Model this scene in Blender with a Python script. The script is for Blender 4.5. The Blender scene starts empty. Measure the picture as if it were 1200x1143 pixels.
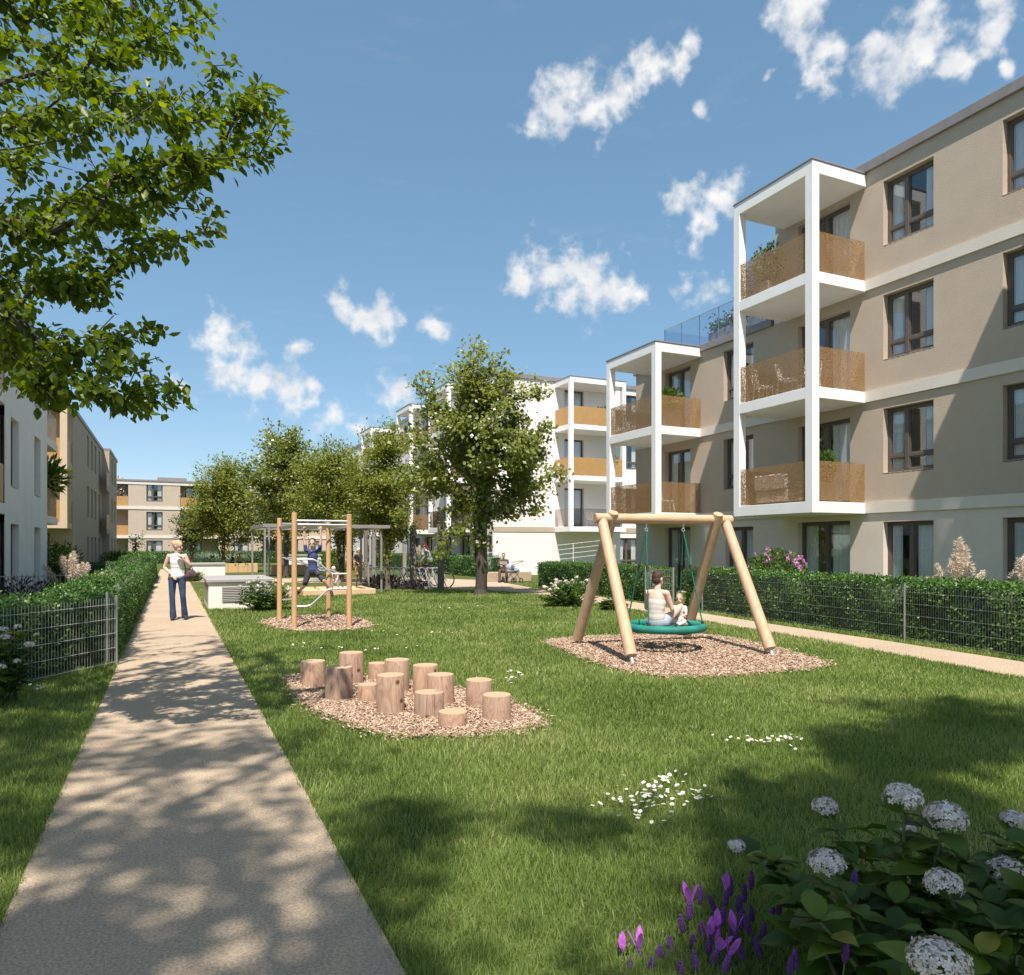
import bpy, bmesh, math, random
import numpy as np
from math import sin, cos, tan, pi, atan, atan2, radians, sqrt
from mathutils import Vector, Matrix, Quaternion
from mathutils.geometry import tessellate_polygon
random.seed(7); RNG = np.random.default_rng(7)
S = bpy.context.scene; COL = S.collection

# ------------------------------------------------------------------ camera, sky, sun, exposure
FPX = 870.0; HOR = 641.0; EYE = 1.65
YAW = atan(400/FPX); SY, CY = sin(YAW), cos(YAW)
cam = bpy.data.cameras.new('camera'); co = bpy.data.objects.new('camera', cam); COL.objects.link(co)
cam.sensor_width = 36; cam.lens = FPX/1200*36; cam.shift_y = (HOR-571.5)/1200
cam.clip_start = 0.05; cam.clip_end = 3000
co.location = (0, 0, EYE); co.rotation_euler = (pi/2, 0, -YAW); S.camera = co
SUN_H = Vector((0.40, 0.9165)); TAN_EL = 1.79                     # where shadows run, and how high the sun stands
EL = atan(TAN_EL)
W = bpy.data.worlds.new('World'); S.world = W; W.use_nodes = True
nt = W.node_tree; nt.nodes.clear()
wo = nt.nodes.new('ShaderNodeOutputWorld'); bg = nt.nodes.new('ShaderNodeBackground')
sky = nt.nodes.new('ShaderNodeTexSky'); sky.sky_type = 'NISHITA'; sky.sun_disc = False
sky.sun_elevation = EL; sky.sun_rotation = atan2(-SUN_H.x, -SUN_H.y)
sky.air_density = 0.62; sky.dust_density = 0.4; sky.ozone_density = 1.0
SKY_STRENGTH = 0.135
bg.inputs['Strength'].default_value = SKY_STRENGTH
nt.links.new(bg.outputs[0], wo.inputs[0])
def pdir(px, py):
    v = Vector((CY, -SY, 0))*((px-600)/FPX) + Vector((SY, CY, 0)) + Vector((0, 0, 1))*((HOR-py)/FPX)
    return v.normalized()
# cumulus: soft lobes on the sky sphere, broken up by fractal noise
CLOUDS = [(640,130,38),(668,112,34),(700,128,36),(726,108,34),(748,85,28),(768,68,28),(795,62,22),
 (940,22,42),(938,50,36),(952,72,32),(966,92,22),(1020,68,30),(1050,78,40),(1085,52,46),(1072,18,38),(1120,72,36),(1155,45,32),(1172,12,34),(1165,2,30),
 (806,238,34),(840,228,38),(850,220,26),(815,282,22),(826,258,30),
 (612,326,26),(640,318,38),(665,308,36),(690,336,40),(722,336,34),(744,344,24),(668,345,38),
 (800,330,20),(822,342,26),
 (405,358,24),(425,372,28),(455,376,26),(440,388,20),(512,378,22),
 (262,402,36),(285,412,26),(268,440,34),(300,452,36),(335,460,30),(362,462,18),
 (350,410,18),(385,500,24),(408,496,26),(825,127,16),(215,455,18),(460,465,28),(895,88,12),(1178,82,14)]
tc = nt.nodes.new('ShaderNodeTexCoord')
nrm = nt.nodes.new('ShaderNodeVectorMath'); nrm.operation = 'NORMALIZE'; nt.links.new(tc.outputs['Generated'], nrm.inputs[0])
def wnoise(scale, detail, rough, vec):
    n = nt.nodes.new('ShaderNodeTexNoise'); n.inputs['Scale'].default_value = scale; n.inputs['Detail'].default_value = detail
    n.inputs['Roughness'].default_value = rough; nt.links.new(vec, n.inputs['Vector']); return n
def wmath(op, a, b=None, c=None):
    n = nt.nodes.new('ShaderNodeMath'); n.operation = op
    for i, v in enumerate((a, b, c)):
        if v is None: continue
        if isinstance(v, (int, float)): n.inputs[i].default_value = v
        else: nt.links.new(v, n.inputs[i])
    return n.outputs[0]
dis = wnoise(16, 3, .55, nrm.outputs[0])                          # warps the lobes so that they are not round
sub = nt.nodes.new('ShaderNodeVectorMath'); sub.operation = 'SUBTRACT'; nt.links.new(dis.outputs['Color'], sub.inputs[0]); sub.inputs[1].default_value = (.5, .5, .5)
sca = nt.nodes.new('ShaderNodeVectorMath'); sca.operation = 'SCALE'; nt.links.new(sub.outputs[0], sca.inputs[0]); sca.inputs['Scale'].default_value = .055
add = nt.nodes.new('ShaderNodeVectorMath'); add.operation = 'ADD'; nt.links.new(nrm.outputs[0], add.inputs[0]); nt.links.new(sca.outputs[0], add.inputs[1])
acc = None
for px, py, r in CLOUDS:
    d = nt.nodes.new('ShaderNodeVectorMath'); d.operation = 'DISTANCE'; nt.links.new(add.outputs[0], d.inputs[0])
    k = ((px-600)**2+(HOR-py)**2)/FPX**2
    d.inputs[1].default_value = pdir(px, py)
    m = wmath('MULTIPLY_ADD', d.outputs['Value'], -1.0/(1.14*r/FPX/sqrt(1+k)), 1.0)
    acc = m if acc is None else wmath('SMOOTH_MAX', acc, m, .25)
fine = wnoise(36, 8, .55, nrm.outputs[0])
nz = wmath('MULTIPLY_ADD', fine.outputs['Fac'], 2.4, -1.34)
den = wmath('ADD', acc, nz)
mr = nt.nodes.new('ShaderNodeMapRange'); mr.interpolation_type = 'SMOOTHSTEP'; nt.links.new(den, mr.inputs[0])
mr.inputs[1].default_value = .0; mr.inputs[2].default_value = .85
mr.inputs[3].default_value = 0; mr.inputs[4].default_value = .96
# thin cirrus veil low over the roofs
cmap = nt.nodes.new('ShaderNodeMapping'); nt.links.new(nrm.outputs[0], cmap.inputs[0]); cmap.inputs['Scale'].default_value = (3, 3, 16)
cir = wnoise(2.2, 6, .6, cmap.outputs[0])
cmr = nt.nodes.new('ShaderNodeMapRange'); nt.links.new(cir.outputs['Fac'], cmr.inputs[0]); cmr.inputs[1].default_value = .58; cmr.inputs[2].default_value = .9; cmr.inputs[4].default_value = .10
covr = wmath('MAXIMUM', mr.outputs[0], cmr.outputs[0])
shade = wnoise(20, 4, .5, add.outputs[0])
cr = nt.nodes.new('ShaderNodeValToRGB'); nt.links.new(shade.outputs['Fac'], cr.inputs[0])
cr.color_ramp.elements[0].position = .3; cr.color_ramp.elements[0].color = (3.4, 3.6, 3.9, 1); cr.color_ramp.elements[1].position = .6; cr.color_ramp.elements[1].color = (4.9, 4.85, 4.75, 1)
mx = nt.nodes.new('ShaderNodeMix'); mx.data_type = 'RGBA'; nt.links.new(covr, mx.inputs[0])
hs = nt.nodes.new('ShaderNodeHueSaturation'); hs.inputs['Saturation'].default_value = 1.42; hs.inputs['Hue'].default_value = .488; hs.inputs['Value'].default_value = 1.66
gm = nt.nodes.new('ShaderNodeGamma'); gm.inputs['Gamma'].default_value = .555      # evens out the bright horizon of the clear sky
nt.links.new(sky.outputs[0], gm.inputs[0]); nt.links.new(gm.outputs[0], hs.inputs['Color'])
nt.links.new(hs.outputs[0], mx.inputs[6]); nt.links.new(cr.outputs[0], mx.inputs[7]); nt.links.new(mx.outputs[2], bg.inputs['Color'])
sl = bpy.data.lights.new('sun', 'SUN'); sl.energy = 5.0; sl.angle = radians(.6); sl.color = (1, .91, .82)
so = bpy.data.objects.new('sun', sl); COL.objects.link(so)
so.rotation_euler = Vector((SUN_H.x*cos(EL), SUN_H.y*cos(EL), -sin(EL))).to_track_quat('-Z', 'Y').to_euler(); so.location = (-10, -20, 40)
S.view_settings.view_transform = 'Standard'; S.view_settings.look = 'None'; S.view_settings.gamma = 1; S.view_settings.exposure = 0.62
S.render.engine = 'CYCLES'; S.cycles.max_bounces = 8; S.cycles.transparent_max_bounces = 24; S.cycles.use_denoising = True

# ------------------------------------------------------------------ helpers
def P(px, py, d):                                                # a point of the place from its bearing and distance
    x = (px-600)/FPX*d
    return Vector((x*CY+d*SY, -x*SY+d*CY, EYE-(py-HOR)/FPX*d))
def thing(name, label, cat, loc=(0, 0, 0), rotz=0, group=None):
    o = bpy.data.objects.new(name, None); COL.objects.link(o); o.empty_display_size = .2
    o.location = loc; o.rotation_euler = (0, 0, rotz); return tag(o, label, cat, group)
def tag(o, label, cat, group=None):
    o['label'] = label; o['category'] = cat
    if group: o['group'] = group
    return o
def kind(o, k): o['kind'] = k; return o
def rootloc(o):
    while o.parent: o = o.parent
    return Vector(o.location), o.rotation_euler.z
def link(name, me, mat, parent=None, origin=None, local=False):
    """me in world coordinates (local=False) is moved to the thing's own frame"""
    o = bpy.data.objects.new(name, me); COL.objects.link(o)
    for m in (mat if isinstance(mat, (list, tuple)) else [mat]): me.materials.append(m)
    if parent is not None:
        if not local:
            l, rz = rootloc(parent)
            me.transform((Matrix.Translation(l) @ Matrix.Rotation(rz, 4, 'Z')).inverted())
        o.parent = parent
    elif origin is not None:
        if not local: me.transform(Matrix.Translation(-Vector(origin)))
        o.location = origin
    return o
def dup(o, loc, rotz=None, label=None, scale=None):
    def cp(a, par):
        c = a.copy(); COL.objects.link(c)
        if par: c.parent = par
        for ch in a.children: cp(ch, c)
        return c
    r = cp(o, None); r.location = loc
    if rotz is not None: r.rotation_euler = (0, 0, rotz)
    if scale: r.scale = (scale,)*3
    if label: r['label'] = label
    return r
def frame(d):
    d = d.normalized(); a = Vector((0, 0, 1)) if abs(d.z) < .9 else Vector((1, 0, 0))
    u = d.cross(a).normalized(); return u, d.cross(u).normalized(), d
class MB:
    def __init__(s): s.v = []; s.f = []; s.m = []; s.mi = 0
    def poly(s, vs, fs):
        b = len(s.v); s.v += [tuple(v) for v in vs]; s.f += [tuple(i+b for i in f) for f in fs]; s.m += [s.mi]*len(fs); return s
    def box(s, x0, y0, z0, x1, y1, z1):
        return s.poly([(x0,y0,z0),(x1,y0,z0),(x1,y1,z0),(x0,y1,z0),(x0,y0,z1),(x1,y0,z1),(x1,y1,z1),(x0,y1,z1)],
                      [(0,3,2,1),(4,5,6,7),(0,1,5,4),(1,2,6,5),(2,3,7,6),(3,0,4,7)])
    def bev(s, x0, y0, z0, x1, y1, z1, b=.01):                    # box with chamfered edges
        vs = []; idx = {}
        for i in (0,1):
            for j in (0,1):
                for k in (0,1):
                    c = [(x0,x1)[i], (y0,y1)[j], (z0,z1)[k]]; sg = [1-2*i, 1-2*j, 1-2*k]
                    for a in range(3):
                        p = [c[q]+(0 if q == a else sg[q]*b) for q in range(3)]; idx[i,j,k,a] = len(vs); vs.append(p)
        fs = []
        g = lambda i,j,k,a: idx[i,j,k,a]
        for i in (0,1): fs.append((g(i,0,0,0),g(i,1,0,0),g(i,1,1,0),g(i,0,1,0)))
        for j in (0,1): fs.append((g(0,j,0,1),g(1,j,0,1),g(1,j,1,1),g(0,j,1,1)))
        for k in (0,1): fs.append((g(0,0,k,2),g(1,0,k,2),g(1,1,k,2),g(0,1,k,2)))
        for i in (0,1):
            for j in (0,1): fs.append((g(i,j,0,0),g(i,j,1,0),g(i,j,1,1),g(i,j,0,1)))
            for k in (0,1): fs.append((g(i,0,k,0),g(i,1,k,0),g(i,1,k,2),g(i,0,k,2)))
        for j in (0,1):
            for k in (0,1): fs.append((g(0,j,k,1),g(1,j,k,1),g(1,j,k,2),g(0,j,k,2)))
        for i in (0,1):
            for j in (0,1):
                for k in (0,1): fs.append((g(i,j,k,0),g(i,j,k,1),g(i,j,k,2)))
        return s.poly(vs, fs)
    def tube(s, a, b, r0, r1=None, n=10, caps=True, bev=0):
        a = Vector(a); b = Vector(b); r1 = r0 if r1 is None else r1
        if (b-a).length < 1e-6: return s
        u, v, d = frame(b-a); rings = [(a, r0), (b, r1)]
        if bev: rings = [(a, r0-bev), (a+d*bev, r0), (b-d*bev, r1), (b, r1-bev)]
        vs = [c+(u*cos(2*pi*i/n)+v*sin(2*pi*i/n))*r for c, r in rings for i in range(n)]
        fs = [(q*n+i, q*n+(i+1) % n, (q+1)*n+(i+1) % n, (q+1)*n+i) for q in range(len(rings)-1) for i in range(n)]
        if caps: fs += [tuple(range(n))[::-1], tuple((len(rings)-1)*n+i for i in range(n))]
        return s.poly(vs, fs)
    def path(s, pts, r, n=8):                                      # bent rod of constant or listed radius
        pts = [Vector(p) for p in pts]; rr = r if isinstance(r, (list, tuple)) else [r]*len(pts)
        u = None; vs = []
        for i, p in enumerate(pts):
            d = (pts[min(i+1, len(pts)-1)]-pts[max(i-1, 0)]).normalized()
            if u is None: u, v, _ = frame(d)
            else:
                u = (u-d*u.dot(d)).normalized(); v = d.cross(u)
            vs += [p+(u*cos(2*pi*k/n)+v*sin(2*pi*k/n))*rr[i] for k in range(n)]
        m = len(pts)
        fs = [(q*n+i, q*n+(i+1) % n, (q+1)*n+(i+1) % n, (q+1)*n+i) for q in range(m-1) for i in range(n)]
        fs += [tuple(range(n))[::-1], tuple((m-1)*n+i for i in range(n))]
        return s.poly(vs, fs)
    def ball(s, c, r, M=None, nu=12, nv=8):
        c = Vector(c); r = Vector((r, r, r)) if isinstance(r, (int, float)) else Vector(r)
        vs = []; fs = []
        for j in range(1, nv):
            for i in range(nu):
                t = pi*j/nv; p = 2*pi*i/nu; w = Vector((r.x*sin(t)*cos(p), r.y*sin(t)*sin(p), r.z*cos(t)))
                vs.append(c+(M @ w if M else w))
        for q in (1, -1):
            w = Vector((0, 0, q*r.z)); vs.append(c+(M @ w if M else w))
        for j in range(nv-2):
            for i in range(nu): fs.append((j*nu+i, (j+1)*nu+i, (j+1)*nu+(i+1) % nu, j*nu+(i+1) % nu))
        t = (nv-1)*nu
        for i in range(nu): fs += [(t, i, (i+1) % nu), (t+1, (nv-2)*nu+(i+1) % nu, (nv-2)*nu+i)]
        return s.poly(vs, fs)
    def torus(s, c, R, r, ax=(0, 0, 1), nu=32, nv=10, flat=1):
        u, v, d = frame(Vector(ax)); c = Vector(c); vs = []
        for i in range(nu):
            e = u*cos(2*pi*i/nu)+v*sin(2*pi*i/nu)
            for j in range(nv): vs.append(c+e*(R+r*cos(2*pi*j/nv))+d*r*flat*sin(2*pi*j/nv))
        fs = [(i*nv+j, ((i+1) % nu)*nv+j, ((i+1) % nu)*nv+(j+1) % nv, i*nv+(j+1) % nv) for i in range(nu) for j in range(nv)]
        return s.poly(vs, fs)
    def prism(s, pts, z0, z1):
        n = len(pts); tri = tessellate_polygon([[Vector((p[0], p[1], 0)) for p in pts]])
        vs = [(p[0], p[1], z0) for p in pts]+[(p[0], p[1], z1) for p in pts]
        fs = [tuple(t[::-1]) for t in tri]+[tuple(i+n for i in t) for t in tri]+[(i, (i+1) % n, n+(i+1) % n, n+i) for i in range(n)]
        return s.poly(vs, fs)
    def sheet(s, pts, z):
        tri = tessellate_polygon([[Vector((p[0], p[1], 0)) for p in pts]])
        return s.poly([(p[0], p[1], z) for p in pts], [tuple(t) for t in tri])
    def build(s, name, mat, parent=None, origin=None, smooth=False, local=False):
        me = bpy.data.meshes.new(name); me.from_pydata(s.v, [], s.f)
        bm = bmesh.new(); bm.from_mesh(me); bmesh.ops.recalc_face_normals(bm, faces=bm.faces); bm.to_mesh(me); bm.free()
        if isinstance(mat, (list, tuple)): me.polygons.foreach_set('material_index', s.m)
        if smooth: me.shade_smooth(); me.set_sharp_from_angle(angle=radians(38))
        return link(name, me, mat, parent, origin, local)
def mesh_np(name, V, faces, rnd=None):
    me = bpy.data.meshes.new(name); V = np.asarray(V, np.float32); me.vertices.add(len(V)); me.vertices.foreach_set('co', V.ravel())
    idx = np.concatenate([f.ravel() for f in faces]).astype(np.int32)
    cnt = np.concatenate([np.full(len(f), f.shape[1]) for f in faces]); st = np.concatenate([[0], np.cumsum(cnt)[:-1]]).astype(np.int32)
    me.loops.add(len(idx)); me.loops.foreach_set('vertex_index', idx); me.polygons.add(len(cnt)); me.polygons.foreach_set('loop_start', st)
    if rnd is not None:
        a = me.attributes.new('rnd', 'FLOAT', 'POINT'); a.data.foreach_set('value', np.asarray(rnd, np.float32))
    me.update(calc_edges=True); return me
def nrmz(a): return a/np.maximum(np.linalg.norm(a, axis=-1, keepdims=True), 1e-9)
def basis(x, n):                                                   # columns: leaf axis, side, normal
    x = nrmz(x); n = nrmz(n-(n*x).sum(-1, keepdims=True)*x); y = np.cross(n, x)
    return np.stack([x, y, n], -1)
LEAF = (np.array([(0,0,0),(.35,.30,.05),(.35,-.30,.05),(.7,.22,.02),(.7,-.22,.02),(1,0,-.1),(.35,0,-.02),(.7,0,-.05)], float),
        [np.array([(6,1,3,7),(2,6,7,4)]), np.array([(0,1,6),(0,6,2),(7,3,5),(4,7,5)])])
_bl = []; _bf = []
for i_, (t_, w_) in enumerate(((0,.02),(.12,.20),(.3,.33),(.5,.36),(.7,.27),(.86,.13),(1,.004))):
    zz_ = .10*sin(t_*2.6)-.16*t_*t_
    _bl += [(t_, w_, zz_+.10*w_+.012*(-1)**i_), (t_, w_*.5, zz_+.015), (t_, 0, zz_-.02), (t_, -w_*.5, zz_+.015), (t_, -w_, zz_+.10*w_-.012*(-1)**i_)]
    if i_: _bf += [((i_-1)*5+k_, (i_-1)*5+k_+1, i_*5+k_+1, i_*5+k_) for k_ in range(4)]
BIGLEAF = (np.array(_bl, float), [np.array(_bf)])
DIAM = (np.array([(0,0,0),(.5,.32,.06),(1,0,0),(.5,-.32,.06)], float), [np.array([(0,3,2,1)])])
SLIM = (np.array([(0,0,0),(.5,.16,.03),(1,0,0),(.5,-.16,.03)], float), [np.array([(0,3,2,1)])])
BLADE = (np.array([(0,-.5,0),(0,.5,0),(.13,.36,.55),(.13,-.36,.55),(.46,0,1)], float), [np.array([(0,1,2,3)]), np.array([(3,2,4)])])
CHIP = (np.array([(x,y,z) for x in (-.5,.5) for y in (-.5,.5) for z in (-.5,.5)], float),
        [np.array([(0,1,3,2),(4,6,7,5),(0,4,5,1),(2,3,7,6),(0,2,6,4),(1,5,7,3)])])
_fl = []; _ff = []
for k in range(4):
    c, s_ = cos(k*pi/2), sin(k*pi/2); b = len(_fl)
    for x, y, z in ((0,0,0),(.3,.24,.05),(.75,.27,.1),(1,0,.02),(.75,-.27,.1),(.3,-.24,.05)): _fl.append((x*c-y*s_, x*s_+y*c, z))
    _ff.append([b+i for i in range(6)])
FLORET = (np.array(_fl, float), [np.array(_ff)])
def scatter(name, tmpl, pos, B, scale, mat, parent=None, rnd=None, origin=None, extra=None, smooth=False):
    tv, tf = tmpl; n = len(pos); k = len(tv)
    sc = np.asarray(scale, float); sc = sc[:, None] if sc.ndim == 1 else sc
    V = np.einsum('nij,nkj->nki', B, tv[None]*sc[:, None, :]*np.ones((n, 1, 3)))+pos[:, None, :]
    off = (np.arange(n)*k)[:, None, None]
    faces = [(f[None]+off).reshape(-1, f.shape[1]) for f in tf]
    r = np.repeat(RNG.random(n) if rnd is None else rnd, k); V = V.reshape(-1, 3)
    if extra is not None:                                           # further geometry (an inner core) in the same part
        ev, ef = extra; b = len(V); V = np.concatenate([V, ev]); r = np.concatenate([r, np.zeros(len(ev))]); faces.append(np.asarray(ef)+b)
    me = mesh_np(name, V, faces, r)
    if smooth: me.shade_smooth()
    return link(name, me, mat, parent, origin)
def rdir(n):
    return nrmz(RNG.normal(size=(n, 3)))

# ------------------------------------------------------------------ materials
def newmat(name):
    m = bpy.data.materials.new(name); m.use_nodes = True; t = m.node_tree; return m, t, t.nodes['Principled BSDF']
def N(t, ty, **kw):
    n = t.nodes.new(ty)
    for k, v in kw.items():
        if k in n.inputs: n.inputs[k].default_value = v
        else: setattr(n, k, v)
    return n
def c4(c): return (c[0], c[1], c[2], 1)
def ramp(t, fac, stops):
    r = t.nodes.new('ShaderNodeValToRGB'); e = r.color_ramp.elements
    while len(e) < len(stops): e.new(.5)
    for el, (p, c) in zip(e, stops): el.position = p; el.color = c4(c)
    t.links.new(fac, r.inputs[0]); return r.outputs[0]
def mat(name, col, rough=.7, var=.15, scale=6, bump=0, bscale=60, metal=0, spec=.5, stretch=None, fine=None, coord='Object'):
    m, t, b = newmat(name); tc = N(t, 'ShaderNodeTexCoord'); v = tc.outputs[coord]
    if stretch:
        mp = N(t, 'ShaderNodeMapping'); mp.inputs['Scale'].default_value = stretch; t.links.new(v, mp.inputs[0]); v = mp.outputs[0]
    n = N(t, 'ShaderNodeTexNoise', Scale=scale, Detail=6, Roughness=.6); t.links.new(v, n.inputs[0])
    lo = [c*(1-var) for c in col]; hi = [min(1, c*(1+var)) for c in col]
    out = ramp(t, n.outputs['Fac'], [(.3, lo), (.7, hi)])
    if fine:
        n2 = N(t, 'ShaderNodeTexNoise', Scale=fine[0], Detail=2); t.links.new(v, n2.inputs[0])
        g = ramp(t, n2.outputs['Fac'], [(.35, (1-fine[1],)*3), (.65, (1, 1, 1))])
        mm = N(t, 'ShaderNodeMix', data_type='RGBA', blend_type='MULTIPLY'); mm.inputs[0].default_value = 1
        t.links.new(out, mm.inputs[6]); t.links.new(g, mm.inputs[7]); out = mm.outputs[2]
    t.links.new(out, b.inputs['Base Color']); b.inputs['Roughness'].default_value = rough; b.inputs['Metallic'].default_value = metal
    b.inputs['Specular IOR Level'].default_value = spec
    if bump:
        bn = N(t, 'ShaderNodeTexNoise', Scale=bscale, Detail=3); t.links.new(v, bn.inputs[0])
        bp = N(t, 'ShaderNodeBump', Strength=bump, Distance=.02); t.links.new(bn.outputs['Fac'], bp.inputs['Height']); t.links.new(bp.outputs[0], b.inputs['Normal'])
    return m
def foliage(name, stops, rough=.5, trans=.35, spec=.4, patch=0):
    m, t, b = newmat(name); a = N(t, 'ShaderNodeAttribute', attribute_name='rnd')
    fac = a.outputs['Fac']
    if patch:
        tc = N(t, 'ShaderNodeTexCoord'); n = N(t, 'ShaderNodeTexNoise', Scale=patch, Detail=3); t.links.new(tc.outputs['Object'], n.inputs[0])
        ma = N(t, 'ShaderNodeMath', operation='MULTIPLY_ADD'); t.links.new(n.outputs['Fac'], ma.inputs[0]); ma.inputs[1].default_value = 1.4; ma.inputs[2].default_value = -.7
        ad = N(t, 'ShaderNodeMath', operation='ADD', use_clamp=True); t.links.new(fac, ad.inputs[0]); t.links.new(ma.outputs[0], ad.inputs[1]); fac = ad.outputs[0]
    c = ramp(t, fac, stops); t.links.new(c, b.inputs['Base Color']); b.inputs['Roughness'].default_value = rough; b.inputs['Specular IOR Level'].default_value = spec
    tr = N(t, 'ShaderNodeBsdfTranslucent'); hv = N(t, 'ShaderNodeHueSaturation', Hue=.485, Saturation=1.1, Value=1.5); t.links.new(c, hv.inputs['Color']); t.links.new(hv.outputs[0], tr.inputs[0])
    mx = N(t, 'ShaderNodeMixShader'); mx.inputs[0].default_value = trans; t.links.new(b.outputs[0], mx.inputs[1]); t.links.new(tr.outputs[0], mx.inputs[2])
    t.links.new(mx.outputs[0], t.nodes['Material Output'].inputs[0]); return m
M = {}
M['plaster_beige'] = mat('plaster_beige', (.525, .44, .352), .9, .04, 2, .8, 55, spec=.2, fine=(30, .06))
M['plaster_pale'] = mat('plaster_pale', (.71, .625, .55), .9, .04, 2, .4, 55, spec=.2, fine=(30, .05))
M['plaster_band'] = mat('plaster_band', (.68, .635, .565), .85, .03, 2, .2, 70, spec=.2)
M['plaster_white'] = mat('plaster_white', (.84, .79, .76), .85, .03, 1.5, .25, 60, spec=.2)
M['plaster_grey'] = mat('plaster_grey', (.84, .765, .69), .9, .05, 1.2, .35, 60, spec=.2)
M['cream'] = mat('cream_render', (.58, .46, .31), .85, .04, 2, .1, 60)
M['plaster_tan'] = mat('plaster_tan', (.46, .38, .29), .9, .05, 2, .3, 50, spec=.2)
M['white'] = mat('white_concrete', (.84, .83, .82), .7, .03, 3, .1, 60, spec=.3)
M['cap'] = mat('roof_sheet', (.24, .22, .215), .5, .1, 3)
M['frame'] = mat('window_frame_metal', (.115, .095, .08), .45, .08, 5)
M['sill'] = mat('sill_metal', (.26, .23, .2), .4, .05, 5)
M['curtain'] = mat('curtain_cloth', (.90, .89, .87), .9, .05, 4)
M['inside'] = mat('room_wall', (.38, .35, .32), .9, .1, 1)
M['softfit'] = M['white']
M['wood'] = mat('pale_robinia', (.56, .385, .24), .55, .12, 2.2, .15, 30, stretch=(9, 9, .7), fine=(3, .1))
M['wood_beam'] = mat('pale_robinia_beam', (.56, .385, .24), .55, .12, 2.2, .15, 30, stretch=(.7, 9, 9), fine=(3, .1))
M['wood_post'] = mat('climbing_post_wood', (.60, .36, .19), .6, .12, 2.2, .15, 30, stretch=(9, 9, .7), fine=(3, .1))
M['plank'] = mat('plank_wood', (.60, .40, .20), .6, .15, 3, .1, 30, stretch=(1, 1, 9))
M['sandwood'] = mat('sandpit_wood', (.66, .46, .29), .6, .12, 3, .1, 30, stretch=(1, 1, 8))
M['wire_pale'] = mat('galvanised_wire', (.45, .46, .44), .45, .05, 10, metal=.3)
M['steel'] = mat('galvanised_steel', (.62, .63, .64), .38, .06, 10, metal=.75)
M['wire'] = mat('fence_wire', (.30, .31, .29), .45, .05, 10, metal=.4)
M['pergola'] = mat('pergola_grey', (.26, .24, .22), .6, .08, 5, stretch=(6, 6, 1))
M['greypost'] = mat('grey_timber', (.20, .175, .155), .8, .18, 4, .2, 30, stretch=(8, 8, 1))
M['boxwhite'] = mat('box_render', (.80, .765, .71), .8, .03, 2, .1, 60)
M['boxlid'] = mat('box_lid', (.36, .345, .33), .55, .06, 4)
M['rope'] = mat('green_rope', (.008, .12, .09), .7, .25, 60)
M['ring'] = mat('swing_ring_padding', (.008, .20, .155), .65, .3, 3, .4, 120, stretch=(1, 1, 1))
M['net'] = mat('swing_net', (.01, .13, .105), .7, .2, 20)
M['black'] = mat('black_rubber', (.02, .02, .02), .6, .1, 10)
M['bark'] = mat('bark', (.16, .125, .10), .9, .3, 4, .6, 40, stretch=(5, 5, 1))
M['bark_dark'] = mat('bark_dark', (.075, .06, .048), .9, .3, 4, .6, 40, stretch=(5, 5, 1))
M['stem'] = mat('green_stem', (.10, .15, .05), .7, .2, 20)
M['planter'] = mat('planter_box', (.30, .27, .26), .7, .05, 4)
M['chairwhite'] = mat('chair_metal', (.75, .72, .68), .5, .03, 5)
M['sofa'] = mat('sofa_cloth', (.55, .50, .45), .9, .06, 5)
M['sand'] = mat('sand', (.58, .47, .33), .95, .1, 8, .3, 60)
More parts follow.
